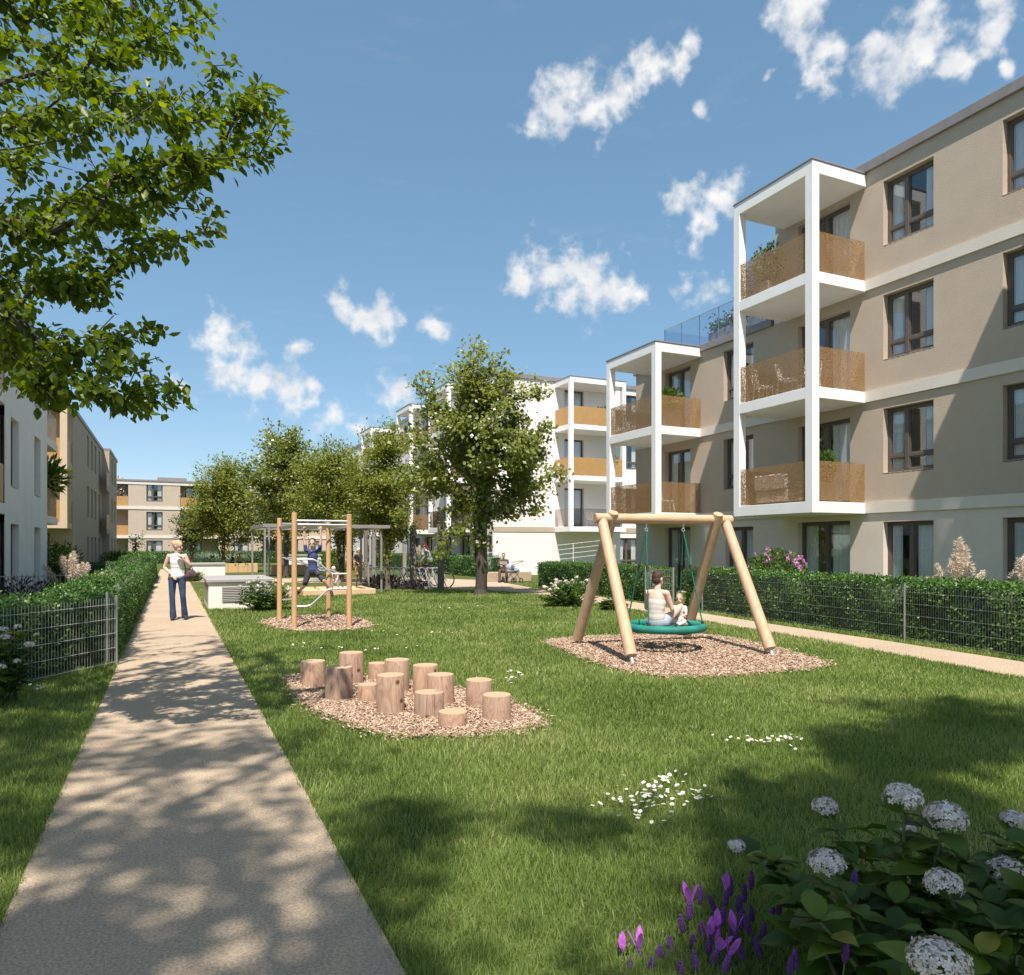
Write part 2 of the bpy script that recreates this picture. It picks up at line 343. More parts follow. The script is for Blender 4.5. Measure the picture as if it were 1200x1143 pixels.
def wood_log():
    m, t, b = newmat('log_wood'); tc = N(t, 'ShaderNodeTexCoord'); oi = N(t, 'ShaderNodeObjectInfo')
    off = N(t, 'ShaderNodeVectorMath', operation='MULTIPLY_ADD'); off.inputs[1].default_value = (7, 7, 7); t.links.new(oi.outputs['Random'], off.inputs[0]); t.links.new(tc.outputs['Object'], off.inputs[2])
    mp = N(t, 'ShaderNodeMapping'); mp.inputs['Scale'].default_value = (1, 1, .28); t.links.new(off.outputs[0], mp.inputs[0])
    w = N(t, 'ShaderNodeTexNoise', Scale=5, Detail=2, Distortion=.6); t.links.new(mp.outputs[0], w.inputs[0])
    wv = N(t, 'ShaderNodeMath', operation='MULTIPLY'); t.links.new(w.outputs['Fac'], wv.inputs[0]); wv.inputs[1].default_value = 14
    fr = N(t, 'ShaderNodeMath', operation='FRACT'); t.links.new(wv.outputs[0], fr.inputs[0])
    c = ramp(t, fr.outputs[0], [(0, (.40, .265, .185)), (.5, (.47, .325, .235)), (.9, (.34, .215, .15)), (1, (.40, .265, .185))])
    vo = N(t, 'ShaderNodeTexVoronoi', Scale=5.2); t.links.new(off.outputs[0], vo.inputs[0])
    kn = ramp(t, vo.outputs['Distance'], [(.07, (.20, .11, .065)), (.10, (.5, .36, .25)), (.17, (1, 1, 1))])
    mm = N(t, 'ShaderNodeMix', data_type='RGBA', blend_type='MULTIPLY'); mm.inputs[0].default_value = 1; t.links.new(c, mm.inputs[6]); t.links.new(kn, mm.inputs[7])
    mp2 = N(t, 'ShaderNodeMapping'); mp2.inputs['Scale'].default_value = (16, 16, 1.1); t.links.new(off.outputs[0], mp2.inputs[0])
    ck = N(t, 'ShaderNodeTexNoise', Scale=1.6, Detail=3); t.links.new(mp2.outputs[0], ck.inputs[0])
    cr_ = ramp(t, ck.outputs['Fac'], [(.28, (.45, .36, .30)), (.345, (.92, .9, .88)), (.5, (1, 1, 1)), (.8, (.86, .82, .80))])
    m2 = N(t, 'ShaderNodeMix', data_type='RGBA', blend_type='MULTIPLY'); m2.inputs[0].default_value = 1; t.links.new(mm.outputs[2], m2.inputs[6]); t.links.new(cr_, m2.inputs[7])
    tone = ramp(t, oi.outputs['Random'], [(0, (.80, .80, .82)), (.35, (1.0, .93, .88)), (.7, (.92, .92, .90)), (1, (1.08, 1.02, .98))])
    m3 = N(t, 'ShaderNodeMix', data_type='RGBA', blend_type='MULTIPLY'); m3.inputs[0].default_value = 1; t.links.new(m2.outputs[2], m3.inputs[6]); t.links.new(tone, m3.inputs[7])
    t.links.new(m3.outputs[2], b.inputs['Base Color']); b.inputs['Roughness'].default_value = .75; return m
M['log'] = wood_log()
def end_grain():
    m, t, b = newmat('end_grain'); tc = N(t, 'ShaderNodeTexCoord')
    mp = N(t, 'ShaderNodeMapping'); mp.inputs['Scale'].default_value = (1, 1, .05); t.links.new(tc.outputs['Object'], mp.inputs[0])
    w = N(t, 'ShaderNodeTexWave', wave_type='RINGS', rings_direction='Z', Scale=26, Distortion=2.2, Detail=3); t.links.new(mp.outputs[0], w.inputs[0])
    t.links.new(ramp(t, w.outputs['Fac'], [(0, (.40, .27, .16)), (1, (.52, .38, .25))]), b.inputs['Base Color']); b.inputs['Roughness'].default_value = .8; return m
M['endgrain'] = end_grain()
def perforated(name, col):
    m, t, b = newmat(name); tc = N(t, 'ShaderNodeTexCoord')
    vo = N(t, 'ShaderNodeTexVoronoi', Scale=36, Randomness=.8); t.links.new(tc.outputs['Object'], vo.inputs[0])
    cp = N(t, 'ShaderNodeMath', operation='LESS_THAN'); t.links.new(vo.outputs['Distance'], cp.inputs[0]); cp.inputs[1].default_value = .51
    n = N(t, 'ShaderNodeTexNoise', Scale=1.5, Detail=3); t.links.new(tc.outputs['Object'], n.inputs[0])
    t.links.new(ramp(t, n.outputs['Fac'], [(.3, [c*.88 for c in col]), (.7, col)]), b.inputs['Base Color'])
    b.inputs['Roughness'].default_value = .45; b.inputs['Metallic'].default_value = .25
    tr = N(t, 'ShaderNodeBsdfTransparent'); mx = N(t, 'ShaderNodeMixShader'); t.links.new(cp.outputs[0], mx.inputs[0])
    t.links.new(b.outputs[0], mx.inputs[1]); t.links.new(tr.outputs[0], mx.inputs[2]); t.links.new(mx.outputs[0], t.nodes['Material Output'].inputs[0]); return m
M['gold'] = perforated('perforated_bronze_sheet', (.42, .255, .11))
M['orange'] = mat('bronze_sheet', (.50, .29, .11), .5, .08, 3, metal=.2)
def glass(name, tint, k, a):
    m, t, b = newmat(name); t.nodes.remove(b)
    g = N(t, 'ShaderNodeBsdfGlossy', Roughness=.02); g.inputs['Color'].default_value = (.95, .97, 1, 1); tr = N(t, 'ShaderNodeBsdfTransparent'); tr.inputs[0].default_value = c4(tint)
    lw = N(t, 'ShaderNodeLayerWeight', Blend=.5); pw = N(t, 'ShaderNodeMath', operation='POWER'); t.links.new(lw.outputs['Facing'], pw.inputs[0]); pw.inputs[1].default_value = 3.2; ma = N(t, 'ShaderNodeMath', operation='MULTIPLY_ADD', use_clamp=True); t.links.new(pw.outputs[0], ma.inputs[0]); ma.inputs[1].default_value = k; ma.inputs[2].default_value = a
    mx = N(t, 'ShaderNodeMixShader'); t.links.new(ma.outputs[0], mx.inputs[0]); t.links.new(tr.outputs[0], mx.inputs[1]); t.links.new(g.outputs[0], mx.inputs[2]); t.links.new(mx.outputs[0], t.nodes['Material Output'].inputs[0]); return m
M['glass'] = glass('window_glass', (.90, .92, .93), .75, .08)
M['clearglass'] = glass('balustrade_glass', (.86, .89, .92), .5, .05)
M['greyglass'] = glass('tinted_balustrade', (.72, .69, .66), .5, .05)
M['lawn'] = mat('lawn_soil', (.11, .14, .04), .95, .35, 1.2, .6, 40, spec=.1, fine=(50, .5))
M['path'] = mat('path_gravel', (.55, .438, .315), .95, .09, .8, .6, 160, spec=.15, fine=(75, .36))
M['chipbase'] = mat('chip_soil', (.23, .14, .09), .95, .3, 6, .6, 60, fine=(60, .5))
def attr_mat(name, stops, rough=.8):
    m, t, b = newmat(name); a = N(t, 'ShaderNodeAttribute', attribute_name='rnd'); t.links.new(ramp(t, a.outputs['Fac'], stops), b.inputs['Base Color']); b.inputs['Roughness'].default_value = rough; return m
M['chips'] = attr_mat('wood_chip_pieces', [(0, (.21, .13, .08)), (.35, (.36, .245, .165)), (.7, (.49, .36, .255)), (1, (.64, .50, .375))])
M['grass'] = foliage('grass_blades', [(0, (.085, .145, .026)), (.45, (.19, .275, .064)), (.78, (.28, .35, .105)), (.92, (.40, .42, .17)), (1, (.52, .46, .25))], .5, .42, .35, patch=.55)
M['hedge'] = foliage('hedge_leaves', [(0, (.018, .045, .010)), (.4, (.05, .13, .024)), (.8, (.10, .21, .04)), (1, (.19, .30, .07))], .45, .25, .45, patch=.9)
M['near_leaf'] = foliage('overhang_leaves', [(0, (.042, .078, .008)), (.5, (.10, .16, .014)), (.9, (.18, .25, .022)), (1, (.30, .32, .04))], .42, .5, .4)
M['magnolia'] = foliage('glossy_leaves', [(0, (.09, .13, .022)), (.45, (.19, .24, .04)), (.78, (.29, .33, .08)), (.88, (.48, .49, .32)), (1, (.64, .63, .48))], .28, .42, 1.0)  # palest stops paint bright glints, along with pale undersides, into the leaf colour
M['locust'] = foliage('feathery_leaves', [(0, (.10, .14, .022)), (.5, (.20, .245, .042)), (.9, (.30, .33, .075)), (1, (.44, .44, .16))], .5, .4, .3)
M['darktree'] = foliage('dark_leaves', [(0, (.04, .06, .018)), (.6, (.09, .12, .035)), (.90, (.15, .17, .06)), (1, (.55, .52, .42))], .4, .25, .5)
M['hyd_leaf'] = foliage('hydrangea_leaves', [(0, (.032, .068, .010)), (.55, (.075, .14, .018)), (.9, (.14, .20, .025)), (1, (.30, .27, .04))], .5, .35, .3)
M['shrub'] = foliage('shrub_leaves', [(0, (.04, .08, .015)), (.6, (.09, .17, .03)), (1, (.17, .26, .05))], .45, .3, .4)
M['sage'] = foliage('dusky_leaves', [(0, (.035, .025, .035)), (.6, (.075, .055, .07)), (1, (.14, .12, .10))], .6, .2, .3)
M['petal_white'] = attr_mat('white_petals', [(0, (.52, .43, .37)), (1, (.78, .70, .63))], .6)
M['petal_daisy'] = mat('daisy_petals', (.84, .83, .80), .6, .03, 30)
M['petal_pink'] = attr_mat('pink_petals', [(0, (.42, .14, .36)), (1, (.68, .34, .58))], .6)
M['plume'] = attr_mat('plume', [(0, (.60, .47, .36)), (1, (.84, .74, .62))], .9)
M['purple'] = mat('lavender_spike', (.115, .035, .19), .7, .4, 60)
M['bract'] = mat('lavender_bract', (.47, .12, .55), .6, .45, 70, stretch=(1, 1, .25))
M['yellow'] = mat('daisy_centre', (.75, .5, .05), .7, .1, 30)
for k_, c_ in dict(skin=(.60,.37,.27), skin_fair=(.66,.43,.33), blond=(.52,.38,.22), brown=(.055,.028,.02), red=(.21,.045,.02), sandy=(.38,.22,.10), dark=(.02,.015,.013),
        blouse=(.78,.76,.74), jeans=(.030,.055,.12), shoe=(.025,.025,.03), beige_top=(.60,.54,.49), denim=(.33,.37,.43), babywear=(.60,.58,.57), boyshirt=(.035,.055,.15),
        boyshort=(.035,.035,.045), brownshirt=(.075,.05,.042), brownpant=(.12,.085,.06), bluejacket=(.34,.37,.43), blackpant=(.03,.025,.03), bag=(.085,.05,.055), yellowshirt=(.75,.52,.04),
        whiteshirt=(.75,.73,.70), lip=(.35,.09,.08), eye=(.03,.025,.02), hatc=(.80,.74,.62), orangeskin=(.55,.28,.16)).items():
    M[k_] = mat(k_+'_surface', c_, .75 if 'skin' not in k_ else .55, .10, 14, .15 if 'skin' not in k_ else 0, 90)
M['blouse'] = mat('blouse_print', (.72, .71, .71), .8, .14, 45, .2, 30)
M['jeans'] = mat('jeans_denim', (.030, .055, .12), .85, .45, 9, .2, 200)

# ------------------------------------------------------------------ ground and paths
def pip(poly, x, y):
    r = np.zeros(len(x), bool); n = len(poly); j = n-1
    for i in range(n):
        xi, yi = poly[i]; xj, yj = poly[j]
        c = ((yi > y) != (yj > y)) & (x < (xj-xi)*(y-yi)/(yj-yi+1e-12)+xi); r ^= c; j = i
    return r
kind(MB().poly([(-400,-300,0),(400,-300,0),(400,700,0),(-400,700,0)], [(0,1,2,3)]).build('lawn', M['lawn']), 'structure')
PL, PR = -.67, .82
kind(MB().prism([(PL,-12),(PR,-12),(PR,20),(PR,40),(PR,60),(PL,60),(PL,40),(PL,20)], -.05, .012).build('garden_path', M['path']), 'structure')
RP = [(8.9,-6),(9.35,2),(9.67,5.75),(9.99,7.5),(10.3,9.2),(10.5,11.2),(10.72,13.6),(11.0,16.6),(11.36,19.2),(11.5,21.5),(11.45,23),(10.9,25.4),(9.9,27.0),(7.6,28.6),(7.2,30.5),(8.6,31.6),(13.0,35.8),(14.3,33),(13.9,31.0),(13.3,27.6),
      (12.95,22.5),(12.5,18.5),(12.0,15.2),(11.55,11.6),(11.35,9.0),(11.05,6.6),(10.7,2),(10.3,-6)]
kind(MB().prism(RP, -.05, .010).build('curved_footpath', M['path']), 'structure')
kind(MB().prism([(.9,38),(12,31),(13,34),(13,38),(.9,41)], -.05, .008).build('paved_yard', M['path']), 'structure')
CHIP1 = [(5.81,11.5),(5.62,10.0),(5.40,8.5),(5.54,7.81),(5.86,7.55),(6.57,7.42),(7.32,7.35),(8.1,7.4),(8.42,7.7),(9.0,9.41),(9.1,11.1),(8.13,11.45),(6.69,11.66)]
CHIP2 = [(1.27,9.48),(1.23,7.88),(1.43,6.99),(1.64,6.39),(1.97,6.12),(2.4,6.01),(2.76,5.95),(3.13,6.1),(3.23,6.5),(3.19,7.12),(3.03,8.15),(2.19,9.3),(1.43,9.64)]
CHIP3 = [(1.68,16.98),(1.89,15.76),(2.17,14.8),(3.0,14.42),(3.82,14.88),(3.92,16.15),(3.79,17.76),(3.15,18.06),(2.35,17.96)]
def smooth_poly(p, k=2):
    p = [Vector(q) for q in p]
    for _ in range(k):
        p = [q for i in range(len(p)) for q in (p[i]*.75+p[(i+1) % len(p)]*.25, p[i]*.25+p[(i+1) % len(p)]*.75)]
    return [(q.x+random.uniform(-.03,.03), q.y+random.uniform(-.03,.03)) for q in p]
def chip_bed(poly, n, size, what):
    pl = smooth_poly(poly)
    a = np.array(pl); lo, hi = a.min(0), a.max(0); ev = [(x, y, .006) for x, y in pl]
    q = RNG.random((n*3, 2))*(hi-lo)+lo; q = q[pip(pl, q[:, 0], q[:, 1])][:n]; k = len(q)
    # a few stray chips in the grass round the bed
    ed = a[RNG.integers(0, len(a), k//14)]+RNG.normal(size=(k//14, 2))*.07; q = np.concatenate([q, ed]); k = len(q)
    pos = np.column_stack([q, .014+RNG.random(k)*.028]); ang = RNG.random(k)*6.28
    x = np.column_stack([np.cos(ang), np.sin(ang), RNG.normal(size=k)*.35]); nn = np.column_stack([RNG.normal(size=(k, 2))*.45, np.ones(k)])
    sc = np.column_stack([RNG.uniform(.6, 1.6, k)*size, RNG.uniform(.25, .6, k)*size, np.full(k, .006)])
    kind(MB().sheet(pl, .016).build('chip_soil', M['chipbase']), 'structure')
    kind(scatter('wood_chips', CHIP, pos, basis(x, nn), sc, M['chips']), 'stuff')
chip_bed(CHIP1, 21000, .038, 0); chip_bed(CHIP2, 21000, .029, 1); chip_bed(CHIP3, 4500, .055, 2)
# ------------------------------------------------------------------ buildings
_win = {}
def win_parts(w, h, style):
    """mesh data of a window in its own frame: x along the wall, y into the house, z up"""
    k = (round(w, 2), round(h, 2), style)
    if k in _win: return _win[k]
    f = .075; fr = MB(); d0, d1 = -.035, .045
    fr.bev(0,d0,0,f,d1,h,.006); fr.bev(w-f,d0,0,w,d1,h,.006); fr.bev(f,d0,h-f,w-f,d1,h,.006); fr.bev(f,d0,0,w-f,d1,f,.006)
    xs = [f, w-f]
    if style in ('win', 'door'):
        xm = w*.40 if style == 'win' else w*.5
        fr.bev(xm-.055,d0-.01,f,xm+.055,d1,h-f,.006); xs = [f, xm-.055, xm+.055, w-f]
    zs = [f, h-f]
    if style == 'win':
        zt = h*.25; zs = [f, zt-.04, zt+.04, h-f]
        for a, b in zip(xs[::2], xs[1::2]): fr.bev(a,d0,zt-.04,b,d1,zt+.04,.006)
    for a, b in zip(xs[::2], xs[1::2]):                            # sash inside each light
        for za, zb in zip(zs[::2], zs[1::2]):
            s = .03
            fr.box(a,-.02,za,a+s,.03,zb); fr.box(b-s,-.02,za,b,.03,zb); fr.box(a+s,-.02,zb-s,b-s,.03,zb); fr.box(a+s,-.02,za,b-s,.03,za+s)
    if style == 'door': fr.bev(xs[2]+.01,-.06,1.0,xs[2]+.03,-.02,1.14,.004)
    pn = MB().box(f*.6,.006,f*.6,w-f*.6,.014,h-f*.6)
    cu = MB(); r = random.Random(int(w*100+h*10))
    for a, b in ((.02, w*r.uniform(.24, .34)), (w*(r.uniform(.50, .58) if style == 'door' else r.uniform(.62, .74)), w-.02)):
        n = 22; vs = []
        for i in range(n):
            x = a+(b-a)*i/(n-1); y = .075+.02*sin(i*1.9)
            vs += [(x, y, .03), (x, y, h-.02)]
        cu.poly(vs, [(2*i, 2*i+2, 2*i+3, 2*i+1) for i in range(n-1)])
    sl = MB()
    if style in ('win', 'narrow'): sl.bev(-.02,-.20,-.045,w+.02,-.03,-.004,.006)
    _win[k] = (fr.build('window', M['frame'], None, local=True), pn.build('pane', M['glass'], None, local=True), cu.build('curtain', M['curtain'], None, local=True), sl.build('sill', M['sill'], None, local=True) if sl.v else None)
    for o in _win[k]:
        if o: COL.objects.unlink(o)
    return _win[k]
class House:
    def __init__(s, name, label, loc): s.r = thing(name, label, 'building', loc); s.loc = Vector(loc)
    def facade(s, P0, N_, L, z0, z1, ops, mats, zsplit=None, rv=.2, curtains=True):
        """a wall with real openings from P0 along U; ops (u, z, w, h, style)"""
        N_ = Vector((N_[0], N_[1], 0)); U = Vector((-N_.y, N_.x, 0)); P0 = Vector((P0[0], P0[1], 0))
        for nm, za, zb, mt in ((('ground_floor_wall', z0, zsplit, mats[0]), ('upper_wall', zsplit, z1, mats[1])) if zsplit else (('wall', z0, z1, mats[0]),)):
            oo = [(u, z, u+w, z+h) for u, z, w, h, st in ops if z+h > za and z < zb]
            us = sorted({0, L}.union(*[{o[0], o[2]} for o in oo])) if oo else [0, L]
            zs = sorted({za, zb}.union(*[{max(za, o[1]), min(zb, o[3])} for o in oo])) if oo else [za, zb]
            mb = MB(); pt = lambda u, z, n=0: P0+U*u-N_*n+Vector((0, 0, z))
            for i in range(len(us)-1):
                for j in range(len(zs)-1):
                    cu, cz = (us[i]+us[i+1])/2, (zs[j]+zs[j+1])/2
                    if any(o[0] < cu < o[2] and o[1] < cz < o[3] for o in oo): continue
                    mb.poly([pt(us[i], zs[j]), pt(us[i+1], zs[j]), pt(us[i+1], zs[j+1]), pt(us[i], zs[j+1])], [(0,1,2,3)])
            for a, b, c, d in oo:
                for q in (((a,b),(a,d)), ((c,b),(c,d)), ((a,d),(c,d)), ((a,b),(c,b))):
                    (x1, y1), (x2, y2) = q; mb.poly([pt(x1,y1), pt(x2,y2), pt(x2,y2,rv+.1), pt(x1,y1,rv+.1)], [(0,1,2,3)])
            mb.build(nm, mt, s.r)
        rz = atan2(U.y, U.x)
        for u, z, w, h, st in ops:
            f, p, c, l = win_parts(w, h, st); pos = P0+U*u-N_*rv+Vector((0, 0, z))-s.loc
            wo_ = f.copy(); COL.objects.link(wo_); wo_.parent = s.r; wo_.location = pos; wo_.rotation_euler = (0, 0, rz)
            for ch in (p, c if curtains else None, l):
                if ch: k = ch.copy(); COL.objects.link(k); k.parent = wo_
    def band(s, P0, N_, L, z0, z1, mt, proud=.05, u0=0, name='facade_band'):
        N_ = Vector((N_[0], N_[1], 0)); U = Vector((-N_.y, N_.x, 0)); P0 = Vector((P0[0], P0[1], 0)); mb = MB()
        a = P0+U*u0-N_*.03; b = P0+U*(u0+L)+N_*proud
        mb.box(min(a.x,b.x), min(a.y,b.y), z0, max(a.x,b.x), max(a.y,b.y), z1); return mb.build(name, mt, s.r)
    def part(s, name, mt, *boxes):
        mb = MB()
        for b in boxes: mb.bev(*b, .008)
        return mb.build(name, mt, s.r)
    def tower(s, P0, N_, u0, u1, p, floors, roof, rail='gold', first=True, capm='cap', post=.24, posts=True, low_rail=None, mt='white'):
        """a stack of balconies standing out by p from the wall between u0 and u1"""
        N_ = Vector((N_[0], N_[1], 0)); U = Vector((-N_.y, N_.x, 0)); P0 = Vector((P0[0], P0[1], 0))
        def bx(mb, ua, ub, na, nb, za, zb, b=.006):
            a = P0+U*ua+N_*na; c = P0+U*ub+N_*nb
            return mb.bev(min(a.x,c.x), min(a.y,c.y), za, max(a.x,c.x), max(a.y,c.y), zb, b)
        for i, z in enumerate(floors):
            sl_ = bx(MB(), u0, u1, -.02, p, z-.29, z).build('balcony', M[mt], s.r)
            rm = M[low_rail] if (low_rail and i == 0) else M[rail]
            t = .012; e = .035; k = post*.5 if posts else .05
            for ua, ub, na, nb in ((u0+k, u1-k, p-e-t, p-e), (u0+e, u0+e+t, .01, p-k), (u1-e-t, u1-e, .01, p-k)):
                bx(MB(), ua, ub, na, nb, z+.03, z+1.05, .002).build('railing', rm, sl_)
        if posts:
            for ua, ub in ((u0-.003, u0+post), (u1-post, u1+.003)):
                bx(MB(), ua, ub, p-post, p+.003, floors[0]-.293, roof-.32).build('post', M[mt], s.r)
        if roof:
            ro = bx(MB(), u0, u1, -.02, p, roof-.32, roof).build('balcony_roof', M[mt], s.r)
            bx(MB(), u0-.02, u1+.02, -.02, p+.02, roof+.002, roof+.05).build('roof_edge', M[capm], ro)
F = (0, 2.82, 5.77, 8.73)
def rows(us, style='win', w=1.4, floors=(1, 2, 3), ground=True):
    o = []
    for u in us:
        for k in floors: o.append((u, F[k]+.75, w, 1.67, style))
        if ground: o.append((u, .04, w, 2.26, 'door' if style != 'narrow' else 'narrow'))
    return o
# near block on the right: four storeys, stepping down to three with a roof terrace
CX = 16.84
H1 = House('apartment_building', 'beige four storey apartment building with white balcony towers behind the long hedge', (CX, 10, 0))
def uy(Y, P0y): return P0y-Y
ops = []
for Y in (13.51, 10.46, 4.0, 1.0): ops += rows([17.3-Y])
for k in (0, 1, 2, 3):
    for Y in (16.4, 7.6): ops.append((17.3-Y, F[k]+.04, 1.85, 2.33, 'door'))
H1.facade((CX, 17.3), (-1, 0), 23.3, -.1, 11.6, ops, (M['plaster_pale'], M['plaster_beige']), 2.68)
ops2 = [(24.8-19.65, F[k]+.75, 1.4, 1.67, 'win') for k in (1, 2)]+[(24.8-19.55, .04, 1.3, 2.26, 'door')]+[(24.8-22.9, F[k]+.04, 1.5, 2.33, 'door') for k in (0, 1, 2)]
H1.facade((CX, 24.8), (-1, 0), 7.5, -.1, 8.45, ops2, (M['plaster_pale'], M['plaster_beige']), 2.68)
for z in F[1:]:
    for ya, yb in ((17.3, 16.94), (14.03, 8.3), (5.4, -6)): H1.band((CX, ya), (-1, 0), ya-yb, z-.28, z, M['plaster_band'])
for z in F[1:3]:
    for ya, yb in ((24.8, 23.9), (20.77, 17.3)): H1.band((CX, ya), (-1, 0), ya-yb, z-.28, z, M['plaster_band'])
H1.part('end_wall', M['plaster_beige'], (CX+.3, -6, -.1, CX+12, -5.8, 11.6), (CX+.002, 17.1, 8.45, CX+12, 17.298, 11.598), (CX+.002, 24.6, -.1, CX+12, 24.798, 8.448), (CX+11.8, -5.8, -.1, CX+12, 24.6, 8.4))
H1.part('roof', M['cap'], (CX-.09, -6.1, 11.6, CX+12.1, 17.39, 11.85), (CX-.09, 17.40, 8.45, CX+12.1, 24.89, 8.68))
H1.part('room', M['inside'], *[(CX+.32, -5.7, z-.25, CX+11.7, 17.0, z-.01) for z in F[1:]], *[(CX+3.2, -5.7, z, CX+3.4, 17.0, z+2.5) for z in F],
        *[(CX+.32, 17.35, z-.25, CX+11.7, 24.5, z-.01) for z in F[1:3]], *[(CX+3.2, 17.35, z, CX+3.4, 24.5, z+2.5) for z in F[:3]],
        *[(CX+.4, Y, z, CX+3.1, Y+.12, z+2.5) for z in F for Y in (-2.5, 2.8, 8.7, 11.3, 14.1)])
H1.tower((CX, 24.8), (-1, 0), 24.8-16.95, 24.8-14.03, 1.94, F[1:], 11.56)
H1.tower((CX, 24.8), (-1, 0), 24.8-23.9, 24.8-20.78, 1.94, F[1:3], 8.6)
H1.tower((CX, 24.8), (-1, 0), 24.8-8.3, 24.8-5.4, 1.94, F[1:], 11.56)
tb = MB(); y = 23.9
tb.box(CX+.7, 17.5, 8.69, CX+.715, 23.9, 10.1); tb.box(CX+.715, 23.885, 8.69, CX+9, 23.9, 10.1)
tr_ = tb.build('terrace_balustrade', M['clearglass'], H1.r)
rb = MB()
for Y in np.arange(17.6, 23.95, 1.05): rb.box(CX+.716, Y-.015, 8.69, CX+.74, Y+.015, 10.1)
rb.box(CX+.69, 17.5, 10.101, CX+.725, 23.9, 10.13); rb.build('handrail', M['steel'], tr_)
# white block behind the big tree
H2 = House('white_apartment_building', 'white four storey apartment building behind the big lone tree', (CX, 39.2, 0))
ops = []
for Y in (40.8, 47.6, 54.5, 57.5, 66, 70): ops += rows([84-Y])
for k in range(4):
    for Y in (44.6, 51.9, 62.8): ops.append((84-Y, F[k]+.04, 1.8, 2.33, 'door'))
H2.facade((CX, 84), (-1, 0), 44.8, -.1, 11.5, ops, (M['plaster_white'],))
ops = [(8.6, F[k]+.75, 1.4, 1.67, 'win') for k in (1, 2, 3)]+[(8.6, .3, 1.4, 1.9, 'win')]+[(4.65, F[k]+.04, 1.35, 2.33, 'door') for k in (1, 2, 3)]
H2.facade((CX, 39.2), (0, -1), 14, -.1, 11.5, ops, (M['plaster_white'],))
H2.part('end_wall', M['plaster_white'], (CX+13.8, 39.4, -.1, CX+14, 84, 11.4), (CX+.3, 83.8, -.1, CX+13.8, 84, 11.4))
H2.part('roof', M['cap'], (CX-.08, 39.12, 11.5, CX+14.1, 84.1, 11.75))
H2.part('room', M['inside'], *[(CX+.35, 39.5, z-.25, CX+13.7, 83.7, z-.01) for z in F[1:]], *[(CX+3.2, 42.6, z, CX+3.4, 83.6, z+2.5) for z in F], *[(CX+3.4, 42.6, z, CX+13.6, 42.8, z+2.5) for z in F])
for z in F[1:2]: H2.band((CX, 39.2), (0, -1), 3.96, z-.3, z, M['plaster_tan'], .03); H2.band((CX, 39.2), (0, -1), 6.2, z-.3, z, M['plaster_tan'], .03, 7.8)
H2.tower((CX, 39.2), (0, -1), 3.98, 7.78, 1.9, F[1:], 11.45, rail='orange', low_rail='greyglass')
H2.tower((CX, 84), (-1, 0), 84-45.2, 84-41.6, 1.94, F[1:], 11.4, rail='gold', low_rail='greyglass')
H2.tower((CX, 84), (-1, 0), 84-52.6, 84-49.2, 1.94, F[1:], 11.45, rail='gold')
H2.tower((CX, 84), (-1, 0), 84-63.5, 84-60.2, 1.94, F[1:], 11.45, rail='gold')
# grey-white block on the left
LX = -4.07
H3 = House('grey_apartment_building', 'pale grey three storey building with narrow windows at the left edge', (LX, 25, 0))
ops = []
for Y in (24.75, 28.75, 16.5): 
    for k in range(3): ops.append((Y-12, F[k]+.55 if k else .1, 1.25, 1.95 if k else 2.2, 'narrow'))
H3.facade((LX, 12), (1, 0), 8.5, -.1, 8.5, [o for o in ops if o[0] < 7.4], (M['plaster_grey'],))
H3.facade((LX, 23.9), (1, 0), 7.6, -.1, 8.5, [(u-11.9, z, w, h, s) for u, z, w, h, s in ops if u > 11.9], (M['plaster_grey'],))
H3.part('loggia_wall', M['plaster_grey'], (LX-2.2, 20.5, -.1, LX-2.0, 23.9, 8.5), (LX-2.0, 20.3, -.1, LX-.002, 20.498, 8.5), (LX-2.0, 23.902, -.1, LX-.3, 24.1, 8.5))
for z in (F[1], F[2], 8.73):
    b = H3.part('balcony', M['plaster_grey'], (LX-2.0, 20.5, z-.3, LX+.03, 23.898, z))
    if z < 8: MB().bev(LX-.03, 20.52, z+.03, LX-.018, 23.88, z+1.05, .002).build('railing', M['orange'], b)
H3.part('end_wall', M['plaster_grey'], (LX-12, 31.3, -.1, LX-.002, 31.5, 8.5), (LX-12, 12, -.1, LX-.3, 12.2, 8.5), (LX-12.2, 12, -.1, LX-12, 31.5, 8.5))
H3.part('roof', M['cap'], (LX-12.3, 11.9, 8.52, LX+.08, 31.58, 8.72))
H3.part('room', M['inside'], *[(LX-6, 24.3, z-.3, LX-.35, 31.2, z-.02) for z in F[1:3]], *[(LX-6, 12.4, z-.3, LX-.35, 20.2, z-.02) for z in F[1:3]], (LX-6.2, 12.4, 0, LX-6, 31.2, 8.4))
H3.tower((LX-4.2, 31.5), (0, 1), -4.1, .1, 3.6, F[1:3], None, rail='gold', posts=False, mt='plaster_grey')
# tan block further back on the left
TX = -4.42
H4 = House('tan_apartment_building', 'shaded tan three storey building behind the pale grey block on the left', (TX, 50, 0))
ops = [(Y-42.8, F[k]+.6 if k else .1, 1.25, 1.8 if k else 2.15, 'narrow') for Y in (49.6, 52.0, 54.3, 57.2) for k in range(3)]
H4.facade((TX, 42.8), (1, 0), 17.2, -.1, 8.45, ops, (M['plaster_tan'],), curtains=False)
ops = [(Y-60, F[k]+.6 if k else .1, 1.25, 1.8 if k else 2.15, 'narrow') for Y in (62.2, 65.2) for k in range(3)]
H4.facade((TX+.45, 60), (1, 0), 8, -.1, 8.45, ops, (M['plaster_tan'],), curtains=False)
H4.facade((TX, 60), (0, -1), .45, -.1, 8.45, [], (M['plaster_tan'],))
H4.facade((TX-9, 42.8), (0, -1), 9, -.1, 8.45, [(6.4, F[k]+.04, 1.6, 2.3, 'door') for k in range(3)], (M['plaster_tan'],))
